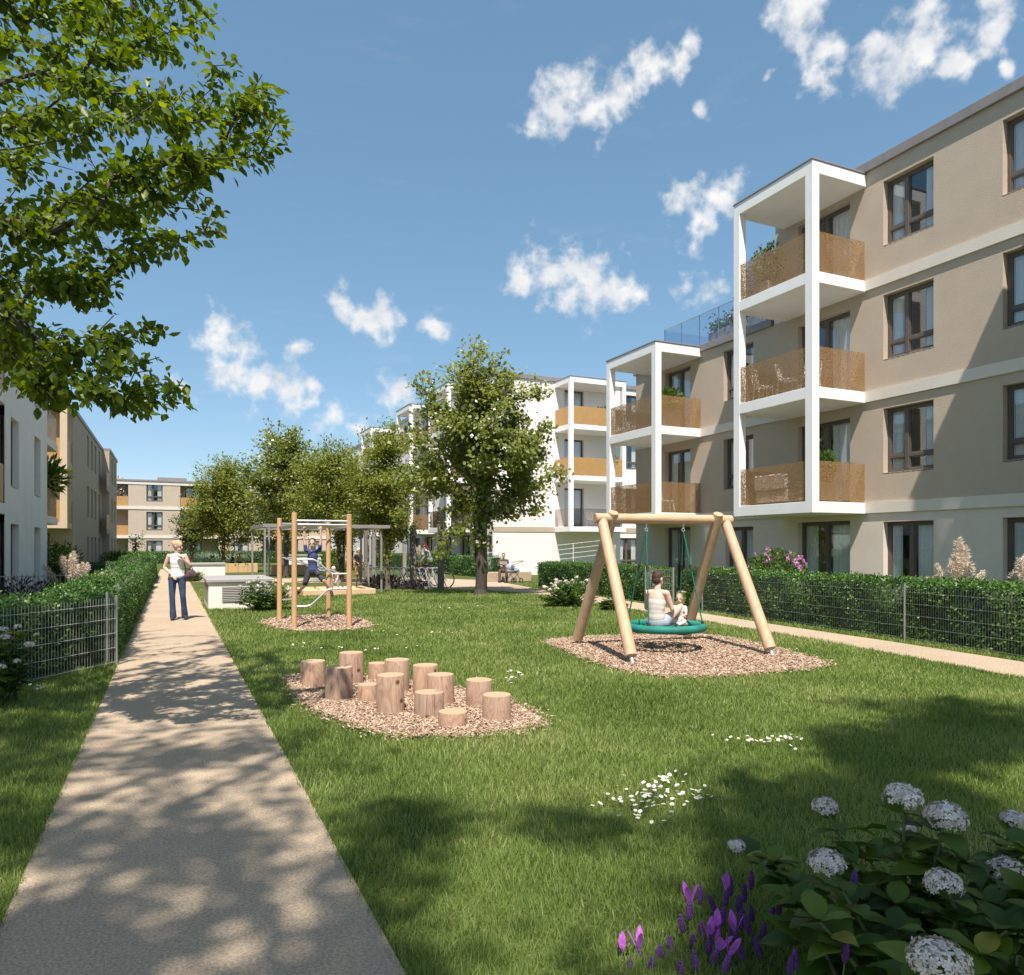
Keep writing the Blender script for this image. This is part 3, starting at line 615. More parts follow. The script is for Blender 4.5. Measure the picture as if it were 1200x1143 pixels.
H4.part('end_wall', M['plaster_tan'], (TX-9, 67.8, -.1, TX+.4, 68, 8.4), (TX-9.2, 42.8, -.1, TX-9, 68, 8.4))
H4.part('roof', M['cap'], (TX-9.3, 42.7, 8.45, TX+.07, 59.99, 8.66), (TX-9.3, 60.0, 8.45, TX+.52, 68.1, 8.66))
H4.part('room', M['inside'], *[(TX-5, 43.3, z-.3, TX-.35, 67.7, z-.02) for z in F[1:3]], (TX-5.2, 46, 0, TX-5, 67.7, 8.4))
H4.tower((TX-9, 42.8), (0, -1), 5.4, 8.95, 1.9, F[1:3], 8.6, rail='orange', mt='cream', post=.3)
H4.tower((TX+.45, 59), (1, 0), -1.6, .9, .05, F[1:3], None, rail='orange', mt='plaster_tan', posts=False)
# tan block closing the far end of the garden
H5 = House('far_apartment_building', 'sunlit beige three storey building with white bands closing the far end of the garden', (4, 84.4, 0))
XB = [-9, -3.9, .9, 4.6, 9.2, 12.8, 16.5]
def wops(x, L): return [(L/2-.75, F[k]+.55, 1.5, 1.85, 'win') for k in (1, 2)]+[(L/2-.75, .05, 1.5, 2.25, 'door')]
for i, (a, b) in enumerate(zip(XB[:-1], XB[1:])):
    L = b-a
    if i % 2 == 1: H5.facade((a, 84.4), (0, -1), L, -.1, 8.3, wops(a, L), (M['plaster_beige'],))
    else:
        H5.facade((a, 86.2), (0, -1), L, -.1, 8.3, [(.5, F[k]+.04, 1.6, 2.3, 'door') for k in range(3)]+([(2.6, F[k]+.04, 1.3, 2.3, 'door') for k in range(3)] if L > 4 else []), (M['plaster_tan'],))
        H5.part('side_wall', M['plaster_beige'], (a-.2, 84.402, -.1, a-.002, 86.2, 8.3), (b+.002, 84.402, -.1, b+.2, 86.2, 8.3))
        for z in F[1:3]:
            s_ = H5.part('balcony', M['plaster_band'], (a+.003, 84.45, z-.3, b-.003, 86.19, z-.01))
            MB().bev(a+.02, 84.5, z, b-.02, 84.515, z+1.0, .002).build('railing', M['orange'], s_)
for z in F[1:3]: H5.band((-9, 84.4), (0, -1), 25.5, z-.3, z, M['plaster_band'], .06)
H5.part('roof', M['cap'], (-9.2, 84.3, 8.3, 16.8, 96, 8.5)); H5.band((-9, 84.4), (0, -1), 25.5, 8.0, 8.29, M['plaster_band'], .05)
H5.part('roof_box', M['cap'], (-1.3, 88, 8.5, 1.6, 91, 9.1), (6, 88, 8.5, 9, 91, 9.0))
H5.part('end_wall', M['plaster_beige'], (-9, 86.3, -.1, -8.8, 96, 8.3), (16.3, 86.3, -.1, 16.5, 96, 8.3), (-9, 95.8, -.1, 16.5, 96, 8.3))
H5.part('room', M['inside'], (-8.7, 88.6, 0, 16.2, 88.8, 8.2), *[(-8.7, 86.6, z-.3, 16.2, 88.6, z-.02) for z in F[1:3]])
# ramp with thin railing before the white block
rl = thing('ramp_railing', 'thin white sloping railing before the white building wall', 'railing', (18, 37.0, 0))
for i, X in enumerate((15.4, 17.2, 19.0, 20.8, 22.6)): MB().tube((X, 36.9, 0), (X, 36.9, 1.35+.17*i), .018, n=6).build('post', M['white'], rl)
for k in range(4): MB().tube((15.4, 36.9, .5+.27*k), (22.6, 36.9, 1.2+.27*k), .012, n=6).build('rail', M['white'], rl)
# ------------------------------------------------------------------ hedges and fences
def hedge(name, label, pts, width, h, n_m2, leaf, group='clipped hedges'):
    """pts: the line of the side that shows; the hedge lies to its left"""
    o0 = Vector((pts[0][0], pts[0][1], 0)); core_v = []; core_f = []; pos = []; nor = []
    for a, b in zip(pts[:-1], pts[1:]):
        a = Vector(a); b = Vector(b); d = (b-a).normalized(); n = Vector((-d.y, d.x)); L = (b-a).length
        c = .05; i = len(core_v)
        q = [a+n*c, b+n*c, b+n*(width-c), a+n*(width-c)]
        core_v += [(p.x, p.y, 0) for p in q]+[(p.x, p.y, h-c) for p in q]
        core_f += [(i, i+1, i+5, i+4), (i+1, i+2, i+6, i+5), (i+2, i+3, i+7, i+6), (i+3, i, i+4, i+7), (i+4, i+5, i+6, i+7)]
        for s in ('front', 'top', 'e0', 'e1', 'back'):
            area = {'front': L*h, 'back': L*h*.3, 'top': L*width}.get(s, width*h); k = int(area*n_m2)
            u = RNG.random(k); v = RNG.random(k)
            if s in ('front', 'back'):
                p = np.outer(u*L, (d.x, d.y)) + np.array((a.x, a.y)); z = v*h
                if s == 'back': p = p+np.array((n.x, n.y))*width; z = h*(.7+.3*v); m = (n.x, n.y, 0)
                else: m = (-n.x, -n.y, 0)
            elif s == 'top': p = np.outer(u*L, (d.x, d.y))+np.outer(v*width, (n.x, n.y))+np.array((a.x, a.y)); z = np.full(k, h); m = (0, 0, 1)
            else: p = np.outer(u*width, (n.x, n.y))+np.array((a.x, a.y) if s == 'e0' else (b.x, b.y)); z = v*h; m = (-d.x, -d.y, 0) if s == 'e0' else (d.x, d.y, 0)
            w = np.column_stack([p, z]); mm = np.array(m)
            lump = .035*np.sin(w[:, 0]*3.1+w[:, 1]*2.3)+.03*np.sin(w[:, 1]*5.3-w[:, 2]*6)+.03*np.sin(w[:, 0]*7.7+w[:, 2]*4.1)
            w = w+mm*(RNG.normal(size=(k, 1))*.03-.015+lump[:, None]*(.55 if s == 'top' else 1)); pos.append(w); nor.append(np.repeat(mm[None], k, 0))
    pos = np.concatenate(pos); nor = np.concatenate(nor); k = len(pos); pos[:, 2] = np.maximum(pos[:, 2], .02)
    nn = nrmz(nor+RNG.normal(size=(k, 3))*.65); x = nrmz(rdir(k)+nor*.35+np.array((0, 0, .25)))
    o = scatter(name, DIAM, pos, basis(x, nn), RNG.uniform(.7, 1.4, k)*leaf, M['hedge'], None, None, o0, (np.array(core_v), core_f))
    return tag(o, label, 'hedge', group)
hedge('hedge', 'long clipped green hedge behind the wire fence in front of the beige building', [(9.9,-3),(11.15,4.9),(11.50,6.8),(11.85,9),(12.1,11.6),(12.5,15.2),(12.72,16.4)][::-1], 1.15, 1.02, 1500, .045)
hedge('hedge', 'clipped hedge beside the white gate, left of the swing frame', [(12.9,18.5),(13.25,22.5),(13.7,27.3)][::-1], 1.1, 1.0, 900, .05)
hedge('hedge', 'clipped hedge running straight along the left edge of the walked path', [(-.78,32.0),(-.78,22),(-.78,12.0)][::-1], 1.0, .95, 1100, .042)
hedge('hedge', 'dark hedge behind the wire fence near the white flowers at left', [(-4.2,7.25),(-2.55,9.4),(-.83,11.8)], 1.3, .93, 1500, .042)
hedge('hedge', 'shaded hedge crossing the left garden behind the feathery grass', [(-4.0,32.2),(-.7,32.2)], 1.6, 1.0, 700, .05)
hedge('hedge', 'low hedge in front of the far beige building', [(-4,80),(16,80)], 1.2, 1.15, 90, .12)
hedge('hedge', 'hedge between the bicycle stands and the white building', [(15.2,36.6),(15.0,43),(14.6,58)][::-1], 1.0, 1.1, 260, .07)
hedge('hedge', 'hedge at the path end left of the small blossom tree', [(-1.6,60),(-.75,44),(-.75,36)][::-1], 1.2, 1.2, 250, .07)
def fence(name, label, pts, h, posts=True, pitch=.05, rows_=.2, r=.0012, m='wire', span=2.5, group='wire fences'):
    o0 = Vector((pts[0][0], pts[0][1], 0)); t = thing(name, label, 'fence', o0, 0, group)
    for a, b in zip(pts[:-1], pts[1:]):
        a = Vector((*a, 0)); b = Vector((*b, 0)); L = (b-a).length; d = (b-a)/L; k = max(1, round(L/span)); up = Vector((0, 0, 1))
        for q in range(k):
            p0 = a+d*(L*q/k); p1 = a+d*(L*(q+1)/k); mb = MB(); l = (p1-p0).length
            for i in range(int(l/pitch)+1):
                p = p0+d*i*pitch; mb.tube(p+up*.04, p+up*h, r, n=4, caps=False)
            for z in np.arange(.06, h+.01, rows_): 
                for s in (-1, 1): mb.tube(p0+up*z+d.cross(up)*s*.005, p1+up*z+d.cross(up)*s*.005, r*1.1, n=4, caps=False)
            mb.build('mesh_panel', M[m], t)
            if posts: MB().tube(p0-d*.03, p0-d*.03+up*(h+.03), .018, n=8).build('post', M[m], t)
        if posts and b == Vector((*pts[-1], 0)): MB().tube(b+d*.03, b+d*.03+up*(h+.03), .018, n=8).build('post', M['wire'], t)
    return t
fence('wire_fence', 'grey wire mesh fence in front of the dark hedge at left', [(-4.0,7.0),(-2.4,9.2),(-.70,11.62)], .95, r=.0024, m='wire_pale')
fence('wire_fence', 'low wire fence along the side of the path hedge', [(-.80,11.7),(-.80,31.8)], .99)
fence('wire_fence', 'fine wire mesh fence in front of the long hedge at right', [(9.75,-3),(11.0,4.9),(11.72,9),(12.36,15.2)], .98, r=.0011, span=4.2)
fence('white_fence', 'white picket mesh fence in front of the pale grey building', [(-4.0,20.3),(-1.9,20.9)], 1.02, pitch=.11, rows_=.45, r=.010, m='wire_pale')
gt = thing('garden_gate', 'white wire mesh gate between the two hedges behind the swing', 'gate', (12.75, 17.4, 0))
A, B_ = Vector((12.60, 16.75, 0)), Vector((12.80, 18.35, 0)); d_ = (B_-A).normalized()
for p in (A, B_): MB().tube(p, p+Vector((0, 0, 1.08)), .03, n=10).build('post', M['wire'], gt)
mb = MB()
for i in range(15):
    p = A+(B_-A)*(i+1)/16; mb.tube(p+Vector((0, 0, .06)), p+Vector((0, 0, 1.0)), .005, n=4)
for i in range(6): mb.tube(A+Vector((0, 0, .06+.188*i)), B_+Vector((0, 0, .06+.188*i)), .007, n=4)
mb.build('gate_leaf', M['wire'], gt)

# ------------------------------------------------------------------ trees
def grow(base, trunk, attr, seed, step=.35, up=.25, wob=.05):
    """branch skeleton: a trunk polyline, then one shoot to every attractor from the nearest older wood"""
    r = random.Random(seed); nodes = [Vector(p) for p in trunk]; par = [-1]+list(range(len(trunk)-1)); base = Vector(base)
    arr = [np.array(p) for p in nodes]; first = max(1, int(len(trunk)*.3))
    top = Vector(trunk[-1]); mid = sum((Vector(a) for a in attr), Vector())/len(attr)
    order = sorted(attr, key=lambda a: (Vector(a)-Vector((top.x, top.y, a[2]))).length+.25*abs(a[2]-mid.z))
    tips = []
    for a in order:
        a = Vector(a); ar = np.array(arr); dv = np.array(a)-ar; ds = np.linalg.norm(dv, axis=1)
        pen = np.maximum(0, ar[:, 2]-a.z+up*ds)*1.6; cost = ds+pen; cost[:first] += 50
        i = int(cost.argmin()); p = nodes[i]; L = (a-p).length; k = max(1, int(L/step)); prev = i
        sag = Vector((0, 0, 1))*L*.12
        for q in range(1, k+1):
            t = q/k; w = p.lerp(a, t)+sag*sin(pi*t)*.6+Vector((r.gauss(0, wob), r.gauss(0, wob), r.gauss(0, wob)))*(0 if q == k else 1)
            nodes.append(w); par.append(prev); arr.append(np.array(w)); prev = len(nodes)-1
        tips.append(prev)
    return nodes, par, tips
def wood_mesh(nodes, par, tips, r0, rmin, n_big=10, p=2.3):
    n = len(nodes); kids = [[] for _ in range(n)]
    for i, q in enumerate(par):
        if q >= 0: kids[q].append(i)
    rad = [0]*n
    for i in range(n-1, -1, -1):
        rad[i] = rmin if not kids[i] else sum(rad[c]**p for c in kids[i])**(1/p)*1.015
    k = math.log(r0/rmin)/math.log(max(1.01, rad[0]/rmin)); rad = [rmin*(x/rmin)**k for x in rad]
    mb = MB()
    for i, q in enumerate(par):
        if q < 0: continue
        ra, rb = rad[q], rad[i]
        if kids[q] and i != max(kids[q], key=lambda c: rad[c]): ra = min(ra, rb*1.35)
        mb.tube(nodes[q], nodes[i]+(nodes[i]-nodes[q])*.04, ra, rb, n=n_big if rb > .05 else (6 if rb > .014 else 4), caps=False)
    if par:                                                          # flare at the foot
        b = nodes[0]; mb.tube(b-Vector((0, 0, .08)), b+Vector((0, 0, .22)), r0*1.45, r0*.98, n=n_big, caps=False)
    return mb, rad
def leaves_on(nodes, par, tips, n, size, tmpl, m, parent, droop=.3, spread=.22, back=4, outn=.5, zmin=None, width=1.0):
    cand = []
    for t in tips:
        i = t
        for q in range(back):
            if par[i] < 0: break
            cand.append((i, par[i])); i = par[i]
    cand = np.array(cand); A = np.array([nodes[i] for i in cand[:, 0]]); B = np.array([nodes[i] for i in cand[:, 1]])
    s = RNG.integers(0, len(cand), n); t = RNG.random((n, 1)); pos = A[s]*(1-t)+B[s]*t+RNG.normal(size=(n, 3))*spread*np.array((1, 1, .75))
    if zmin is not None: pos = pos[pos[:, 2] > zmin]; n = len(pos); s = s[:n]; t = t[:n]
    ctr = np.mean([nodes[i] for i in tips], 0)
    x = nrmz(A[s]-B[s]+RNG.normal(size=(n, 3))*.28+nrmz(pos-ctr)*.15); x[:, 2] -= droop; x = nrmz(x+RNG.normal(size=(n, 3))*.35)
    nn = nrmz(np.array((0, 0, 1))+RNG.normal(size=(n, 3))*.5+nrmz(pos-ctr)*outn)
    sc = RNG.uniform(.65, 1.25, n)*size
    clump = RNG.random(len(cand))[s]
    rn = np.clip(.55*RNG.random(n)+.45*clump, 0, 1)
    return scatter('crown', tmpl, pos, basis(x, nn), np.column_stack([sc, sc*width, sc]), m, parent, rn)
def in_blobs(blobs, n, seed, shell=.35):
    r = random.Random(seed); o = []; tot = sum(b[3]**2*b[4] if len(b) > 4 else b[3]**3 for b in blobs)
    for b in blobs:
        x, y, z, rh = b[:4]; rv = b[4] if len(b) > 4 else rh; k = max(3, int(n*(rh*rh*rv)/tot))
        for _ in range(k):
            d = Vector((r.gauss(0, 1), r.gauss(0, 1), r.gauss(0, 1))).normalized()*(r.uniform(shell, 1)**.6)
            o.append((x+d.x*rh, y+d.y*rh, z+d.z*rv))
    return o
def tree(name, label, base, trunk_top, lean, blobs, n_attr, n_leaf, leaf, lm, bark, r0, seed, tmpl=DIAM, group=None, droop=.3, spread=.2, rmin=.006, back=4, multi=1, width=1.0, shell=.35, up=.25, outn=.5):
    bx_, by_ = base; t = thing(name, label, 'tree', (bx_, by_, 0), 0, group); r = random.Random(seed); k = 9
    tr_pts = []
    for i in range(k+1):
        f = i/k; tr_pts.append((bx_+lean[0]*f**1.5+r.gauss(0, .025), by_+lean[1]*f**1.5+r.gauss(0, .025), trunk_top*f))
    tr_pts[0] = (bx_, by_, 0)
    nodes, par, tips = grow((bx_, by_, 0), tr_pts, in_blobs(blobs, n_attr, seed, shell), seed, up=up)
    mb, rad = wood_mesh(nodes, par, tips, r0, rmin)
    for q in range(1, multi):                                        # further stems of a multi-stemmed tree
        a = 2.1*q+seed; mb.path([(bx_+.15*cos(a), by_+.15*sin(a), -.05), (bx_+.3*cos(a), by_+.3*sin(a), trunk_top*.45), (bx_+.55*cos(a), by_+.55*sin(a), trunk_top*1.05)], [r0*.8, r0*.6, r0*.25], 7)
    mb.build('trunk', bark, t, smooth=True)
    leaves_on(nodes, par, tips, n_leaf, leaf, tmpl, lm, t, droop, spread, back, outn, None, width)
    return t
# the big lone tree
bx, by = 9.55, 23.33
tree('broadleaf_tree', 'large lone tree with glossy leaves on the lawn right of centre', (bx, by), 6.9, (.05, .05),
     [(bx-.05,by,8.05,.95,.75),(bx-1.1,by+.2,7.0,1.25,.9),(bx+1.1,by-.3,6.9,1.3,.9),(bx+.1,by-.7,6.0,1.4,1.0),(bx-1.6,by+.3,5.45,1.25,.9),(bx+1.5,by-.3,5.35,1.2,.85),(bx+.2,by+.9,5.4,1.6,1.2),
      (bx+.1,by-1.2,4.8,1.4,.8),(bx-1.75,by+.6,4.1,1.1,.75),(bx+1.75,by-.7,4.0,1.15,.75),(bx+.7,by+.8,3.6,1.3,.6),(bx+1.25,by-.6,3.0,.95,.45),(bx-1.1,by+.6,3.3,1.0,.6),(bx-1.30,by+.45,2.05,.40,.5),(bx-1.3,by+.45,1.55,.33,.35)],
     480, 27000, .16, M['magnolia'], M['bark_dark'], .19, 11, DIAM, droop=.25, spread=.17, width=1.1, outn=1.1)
G = 'trees in the middle of the garden'
def P2(px, d): q = P(px, HOR, d); return q.x, q.y
def loc_tree(px, d, top_py, half_px, bot_py, nb, **kw):
    """crown blobs for a far tree from its measured height and width"""
    X, Y = P2(px, d); zt = EYE+(HOR-top_py)/FPX*d; zb = EYE+(HOR-bot_py)/FPX*d; R = half_px/FPX*d*1.12; Hc = zt-zb; r = random.Random(int(px)); bl = [(X, Y, zb+Hc*.5, R*.75, Hc*.36), (X+.1, Y, zt-Hc*.17, R*.42, Hc*.17)]
    for i in range(nb):
        a = i*2.4+r.random(); f = .12+.74*((i+.5)/nb); w = R*(.62-.40*max(0, f-.45)/.55); bl.append((X+cos(a)*w, Y+sin(a)*w, zb+Hc*f, R*.40, Hc*.15))
    return (X, Y), zt, bl
b, zt, bl = loc_tree(448, 28.3, 490, 54, 634, 13)
tree('locust_tree', 'light green feathery tree directly left of the large lone tree', (7.5, 27.6), zt*.78, (-.1, 0), bl, 260, 24000, .115, M['locust'], M['bark'], .10, 21, DIAM, G, droop=.15, spread=.17, width=.9)
b, zt, bl = loc_tree(388, 34, 508, 52, 632, 12)
tree('locust_tree', 'yellowish green feathery tree behind the climbing frame, forked low', (b[0]+.4, b[1]), zt*.75, (-.2, 0), bl, 250, 22000, .135, M['locust'], M['bark_dark'], .11, 22, DIAM, G, droop=.15, spread=.2, multi=2, width=.9)
b, zt, bl = loc_tree(262, 48, 527, 46, 640, 12)
tree('locust_tree', 'bright green round tree left of the dark blossoming tree', b, zt*.75, (.1, 0), bl, 240, 21000, .17, M['locust'], M['bark_dark'], .12, 23, DIAM, G, droop=.15, spread=.27, width=.9)
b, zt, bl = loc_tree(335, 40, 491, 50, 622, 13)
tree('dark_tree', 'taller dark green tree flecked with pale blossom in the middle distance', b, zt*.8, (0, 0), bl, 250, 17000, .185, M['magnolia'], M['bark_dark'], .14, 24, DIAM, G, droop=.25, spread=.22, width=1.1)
b, zt, bl = loc_tree(225, 55, 584, 27, 640, 9)
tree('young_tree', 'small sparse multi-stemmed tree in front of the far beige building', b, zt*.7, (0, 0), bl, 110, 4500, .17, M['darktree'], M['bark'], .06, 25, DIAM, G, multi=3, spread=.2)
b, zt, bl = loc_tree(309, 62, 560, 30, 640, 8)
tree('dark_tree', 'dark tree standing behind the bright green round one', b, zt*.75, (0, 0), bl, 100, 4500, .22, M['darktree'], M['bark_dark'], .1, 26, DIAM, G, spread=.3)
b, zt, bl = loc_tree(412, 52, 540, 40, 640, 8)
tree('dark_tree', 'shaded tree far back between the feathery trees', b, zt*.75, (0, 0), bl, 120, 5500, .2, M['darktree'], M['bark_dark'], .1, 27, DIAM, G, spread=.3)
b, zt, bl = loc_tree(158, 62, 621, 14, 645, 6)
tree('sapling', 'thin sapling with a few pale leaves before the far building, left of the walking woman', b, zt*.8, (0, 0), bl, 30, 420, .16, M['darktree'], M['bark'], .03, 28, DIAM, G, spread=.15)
# the tree that overhangs from the left
tl = thing('overhanging_tree', 'leafy tree overhanging from the upper left corner of the picture', 'tree', (-5.4, 4.6, 0))
tips_ = []
rr = random.Random(5)
OUT = [(20,20,7.2,80),(90,25,7.0,75),(160,10,6.8,65),(205,20,6.6,50),(60,90,6.6,80),(140,80,6.4,70),(215,90,6.2,60),(270,105,6.0,45),(305,130,5.9,34),(318,152,5.85,24),
       (30,160,6.6,80),(110,160,6.3,70),(190,150,6.1,60),(245,175,5.9,34),(285,175,5.85,22),(40,230,6.5,80),(120,235,6.2,60),(190,215,6.0,45),(225,230,5.9,32),(238,260,5.85,18),
       (20,300,6.4,60),(80,300,6.2,55),(130,275,6.1,45),(175,270,6.0,34),(205,285,5.9,14),(35,350,6.3,50),(85,350,6.2,42),(120,330,6.1,24),(40,400,6.2,42),(95,400,6.1,42),(140,395,6.0,28),(172,385,5.9,14),
       (70,430,6.1,36),(120,430,6.0,34),(165,435,5.9,28),(195,455,5.9,22),(85,455,6.0,24),(140,455,5.95,24),(60,465,6.0,16),(175,465,5.9,14),(15,420,6.3,40),(-60,120,7,110),(-70,300,6.8,100),(-20,-60,7.5,120),(100,-70,7.2,110),(210,-60,6.9,60),(-120,0,7.4,130)]
for px, py, d, r in OUT:
    for _ in range(max(4, int(r*.19))):
        a = rr.uniform(0, 6.28); q = r*sqrt(rr.random()); tips_.append(P(px+q*cos(a), py+q*sin(a), d+rr.uniform(-1, 1)*(.25+r/75)))
for _ in range(60): tips_.append(Vector((-3.3+rr.gauss(0, .7), 7.0+rr.gauss(0, .8), rr.uniform(5.6, 7.4))))
for _ in range(110):                                                  # the rest of the crown, beside and above the picture
    a = rr.uniform(0, 6.28); q = sqrt(rr.random()); tips_.append(Vector((-4.6+3.1*q*cos(a), 5.0+2.9*q*sin(a), rr.uniform(4.6, 8.6))))
trk = [(-5.4,4.6,0),(-5.38,4.62,.8),(-5.3,4.7,1.6),(-5.2,4.8,2.3),(-5.0,4.95,3.0),(-4.8,5.1,3.7),(-4.6,5.25,4.4),(-4.4,5.4,5.2),(-4.2,5.5,6.0),(-4.1,5.5,6.8)]
nodes, par, tips = grow(trk[0], trk, [tuple(t) for t in tips_], 3, step=.22, up=.05, wob=.03)
mb, rad = wood_mesh(nodes, par, tips, .2, .004); mb.build('trunk', M['bark_dark'], tl, smooth=True)
leaves_on(nodes, par, tips, 23000, .082, LEAF, M['near_leaf'], tl, .45, .055, 3, .25)
# trees behind the viewer whose crowns shade the foreground
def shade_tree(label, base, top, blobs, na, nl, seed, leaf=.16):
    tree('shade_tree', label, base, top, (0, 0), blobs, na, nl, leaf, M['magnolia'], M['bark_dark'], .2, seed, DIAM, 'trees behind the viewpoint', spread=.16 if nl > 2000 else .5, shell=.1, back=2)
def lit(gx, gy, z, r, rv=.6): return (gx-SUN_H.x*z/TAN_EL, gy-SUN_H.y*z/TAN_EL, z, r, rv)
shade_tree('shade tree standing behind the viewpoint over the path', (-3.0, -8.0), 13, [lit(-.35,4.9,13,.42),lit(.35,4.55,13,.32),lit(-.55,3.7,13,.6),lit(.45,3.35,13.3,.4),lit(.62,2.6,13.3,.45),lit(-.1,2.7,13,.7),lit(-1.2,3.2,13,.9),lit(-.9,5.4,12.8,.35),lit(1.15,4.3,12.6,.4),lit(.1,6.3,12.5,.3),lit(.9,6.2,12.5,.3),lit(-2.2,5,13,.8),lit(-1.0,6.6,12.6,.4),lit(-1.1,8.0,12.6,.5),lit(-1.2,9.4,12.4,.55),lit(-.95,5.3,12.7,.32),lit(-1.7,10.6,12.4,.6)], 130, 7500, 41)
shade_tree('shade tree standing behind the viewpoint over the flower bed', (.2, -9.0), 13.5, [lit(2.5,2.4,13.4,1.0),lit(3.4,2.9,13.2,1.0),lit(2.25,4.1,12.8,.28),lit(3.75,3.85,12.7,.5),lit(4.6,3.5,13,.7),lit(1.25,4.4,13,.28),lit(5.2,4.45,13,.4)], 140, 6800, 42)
shade_tree('sparse unseen tree added behind the viewpoint to dim the path', (-1.6, -6.5), 11, [lit(-.4+.8*(i % 2),3.0+.62*i,11.5,.75,.5) for i in range(9)]+[lit(-1.3,7,11.5,.6)], 60, 1500, 44)  # added out of view: thin leaf cover that dims the near path
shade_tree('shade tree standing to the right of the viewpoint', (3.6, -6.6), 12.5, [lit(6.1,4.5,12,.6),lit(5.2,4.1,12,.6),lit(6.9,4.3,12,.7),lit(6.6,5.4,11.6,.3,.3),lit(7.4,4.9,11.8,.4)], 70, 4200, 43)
# ------------------------------------------------------------------ play equipment
def cx2(mb, p0, p1, p2, r, n=6, k=8):
    return mb
# log stumps
STUMPS = [(1.52,8.90,.143,.31,'pale stump at the left end of the log group'),(1.64,8.02,.144,.36,'stout reddish stump second from the left in front'),(1.96,8.86,.141,.39,'tall stump at the back left of the log group'),
 (2.30,8.94,.114,.23,'thin stump half hidden at the back of the log group'),(2.32,8.15,.141,.38,'tall dark stump in the middle of the back row'),(1.89,7.76,.107,.20,'thin low greyish stump left of the tallest front log'),
 (1.97,7.15,.139,.39,'tallest front stump with several dark knots'),(2.55,7.83,.140,.35,'pinkish stump right of centre in the back row'),(2.54,7.30,.139,.33,'greyish stump behind the medium one with two knots'),
 (2.27,6.85,.141,.25,'medium stump with two dark knots right of the tallest front log'),(2.34,6.38,.135,.15,'lowest stump nearest the viewer'),(2.87,7.05,.138,.29,'pale stump second from the right end'),(2.81,6.46,.140,.25,'stump at the right end of the log group nearest the lawn')]
for i, (x, y, r, h, lb) in enumerate(STUMPS):
    rs = random.Random(i); mb = MB(); n = 28; vs = []; rg = [1+.02*sin(2*a*2*pi/n+i)+.012*sin(5*a*2*pi/n+2*i) for a in range(n)]
    hs_ = [(-.03, 1.02), (.02, 1.0), (h-.008, .985), (h, .955)]
    for z, k in hs_: vs += [(x+r*k*rg[a]*cos(2*pi*a/n), y+r*k*rg[a]*sin(2*pi*a/n), z) for a in range(n)]
    mb.poly(vs, [(q*n+a, q*n+(a+1) % n, (q+1)*n+(a+1) % n, (q+1)*n+a) for q in range(3) for a in range(n)])
    mb.mi = 1; mb.poly([(x+r*.955*rg[a]*cos(2*pi*a/n), y+r*.955*rg[a]*sin(2*pi*a/n), h+.0005) for a in range(n)], [tuple(range(n))])
    o = mb.build('log_stump', [M['log'], M['endgrain']], None, (x, y, 0), smooth=True); tag(o, lb, 'log stump', 'log stumps in the wood chip bed')
# basket swing
sw = thing('swing_set', 'wooden A-frame of four round poles carrying the green basket swing', 'swing frame', (7.1, 9.65, 0))
AL, AR = Vector((6.03, 9.80, 2.06)), Vector((8.20, 9.55, 2.06))
feet = [(5.87, 8.72), (6.19, 10.9), (8.19, 8.46), (8.22, 10.6)]
def post_leg(foot, apex, over, side):
    f = Vector((*foot, 0)); a = apex+Vector((side, 0, 0)); d = (a-f).normalized(); top = a+d*over; low = f+d*.13
    lg = MB().tube(low, top, .090, .081, n=18, bev=.008).build('leg', M['wood'], sw, smooth=True)
    MB().tube(f-d*.05, low+d*.06, .033, n=12).build('steel_foot', M['steel'], lg, smooth=True)
post_leg(feet[0], AL, .02, .0); post_leg(feet[1], AL, .14, .17); post_leg(feet[2], AR, .02, .02); post_leg(feet[3], AR, .14, -.16)
dd = (AR-AL).normalized(); MB().tube(AL-dd*.12+Vector((0, 0, .03)), AR+dd*.13+Vector((0, 0, .03)), .077, n=18, bev=.008).build('crossbeam', M['wood_beam'], sw, smooth=True)
BC = Vector((7.11, 9.68, .39)); ht = []
for s in (-1, 1):
    h_ = AL.lerp(AR, .5)+dd*s*.33; ht.append(h_-Vector((0, 0, .1)))
    MB().tube(h_-Vector((0, 0, .03)), h_-Vector((0, 0, .12)), .016, n=8).torus(h_-Vector((0, 0, .14)), .026, .008, (0, 1, 0), 14, 6).build('hanger', M['steel'], sw, smooth=True)
bs = thing('basket_swing', 'round green basket seat hanging on four ropes', 'swing', BC)
R_ = .59
MB().torus(BC, R_, .062, nu=56, nv=14).build('padded_ring', M['ring'], bs, smooth=True)
nb = MB()
for k in range(-5, 6):
    t = k*.1; l = sqrt(max(0, R_**2-t*t))
    for ax in (0, 1):
        pts = [((s*l, t) if ax == 0 else (t, s*l))+(-.01-.07*(1-s*s),) for s in (-1, -.5, 0, .5, 1)]
        nb.path([BC+Vector(p) for p in pts], .011, 6)
nb.build('net', M['net'], bs)
for s, hp in zip((-1, 1), ht):
    for q in (-1, 1):
        e = BC+dd*s*R_*.80+dd.cross(Vector((0, 0, 1)))*q*R_*.60+Vector((0, 0, .05)); a = hp-Vector((0, 0, .06))
        rp = MB().tube(a, e, .011, n=8).build('rope', M['rope'], bs, smooth=True)
        m_ = a.lerp(e, .40); u_ = (e-a).normalized(); MB().tube(m_-u_*.05, m_+u_*.05, .021, .016, n=8).tube(e-u_*.05, e+u_*.02, .024, n=8).build('rope_clamp', M['black'], rp, smooth=True)
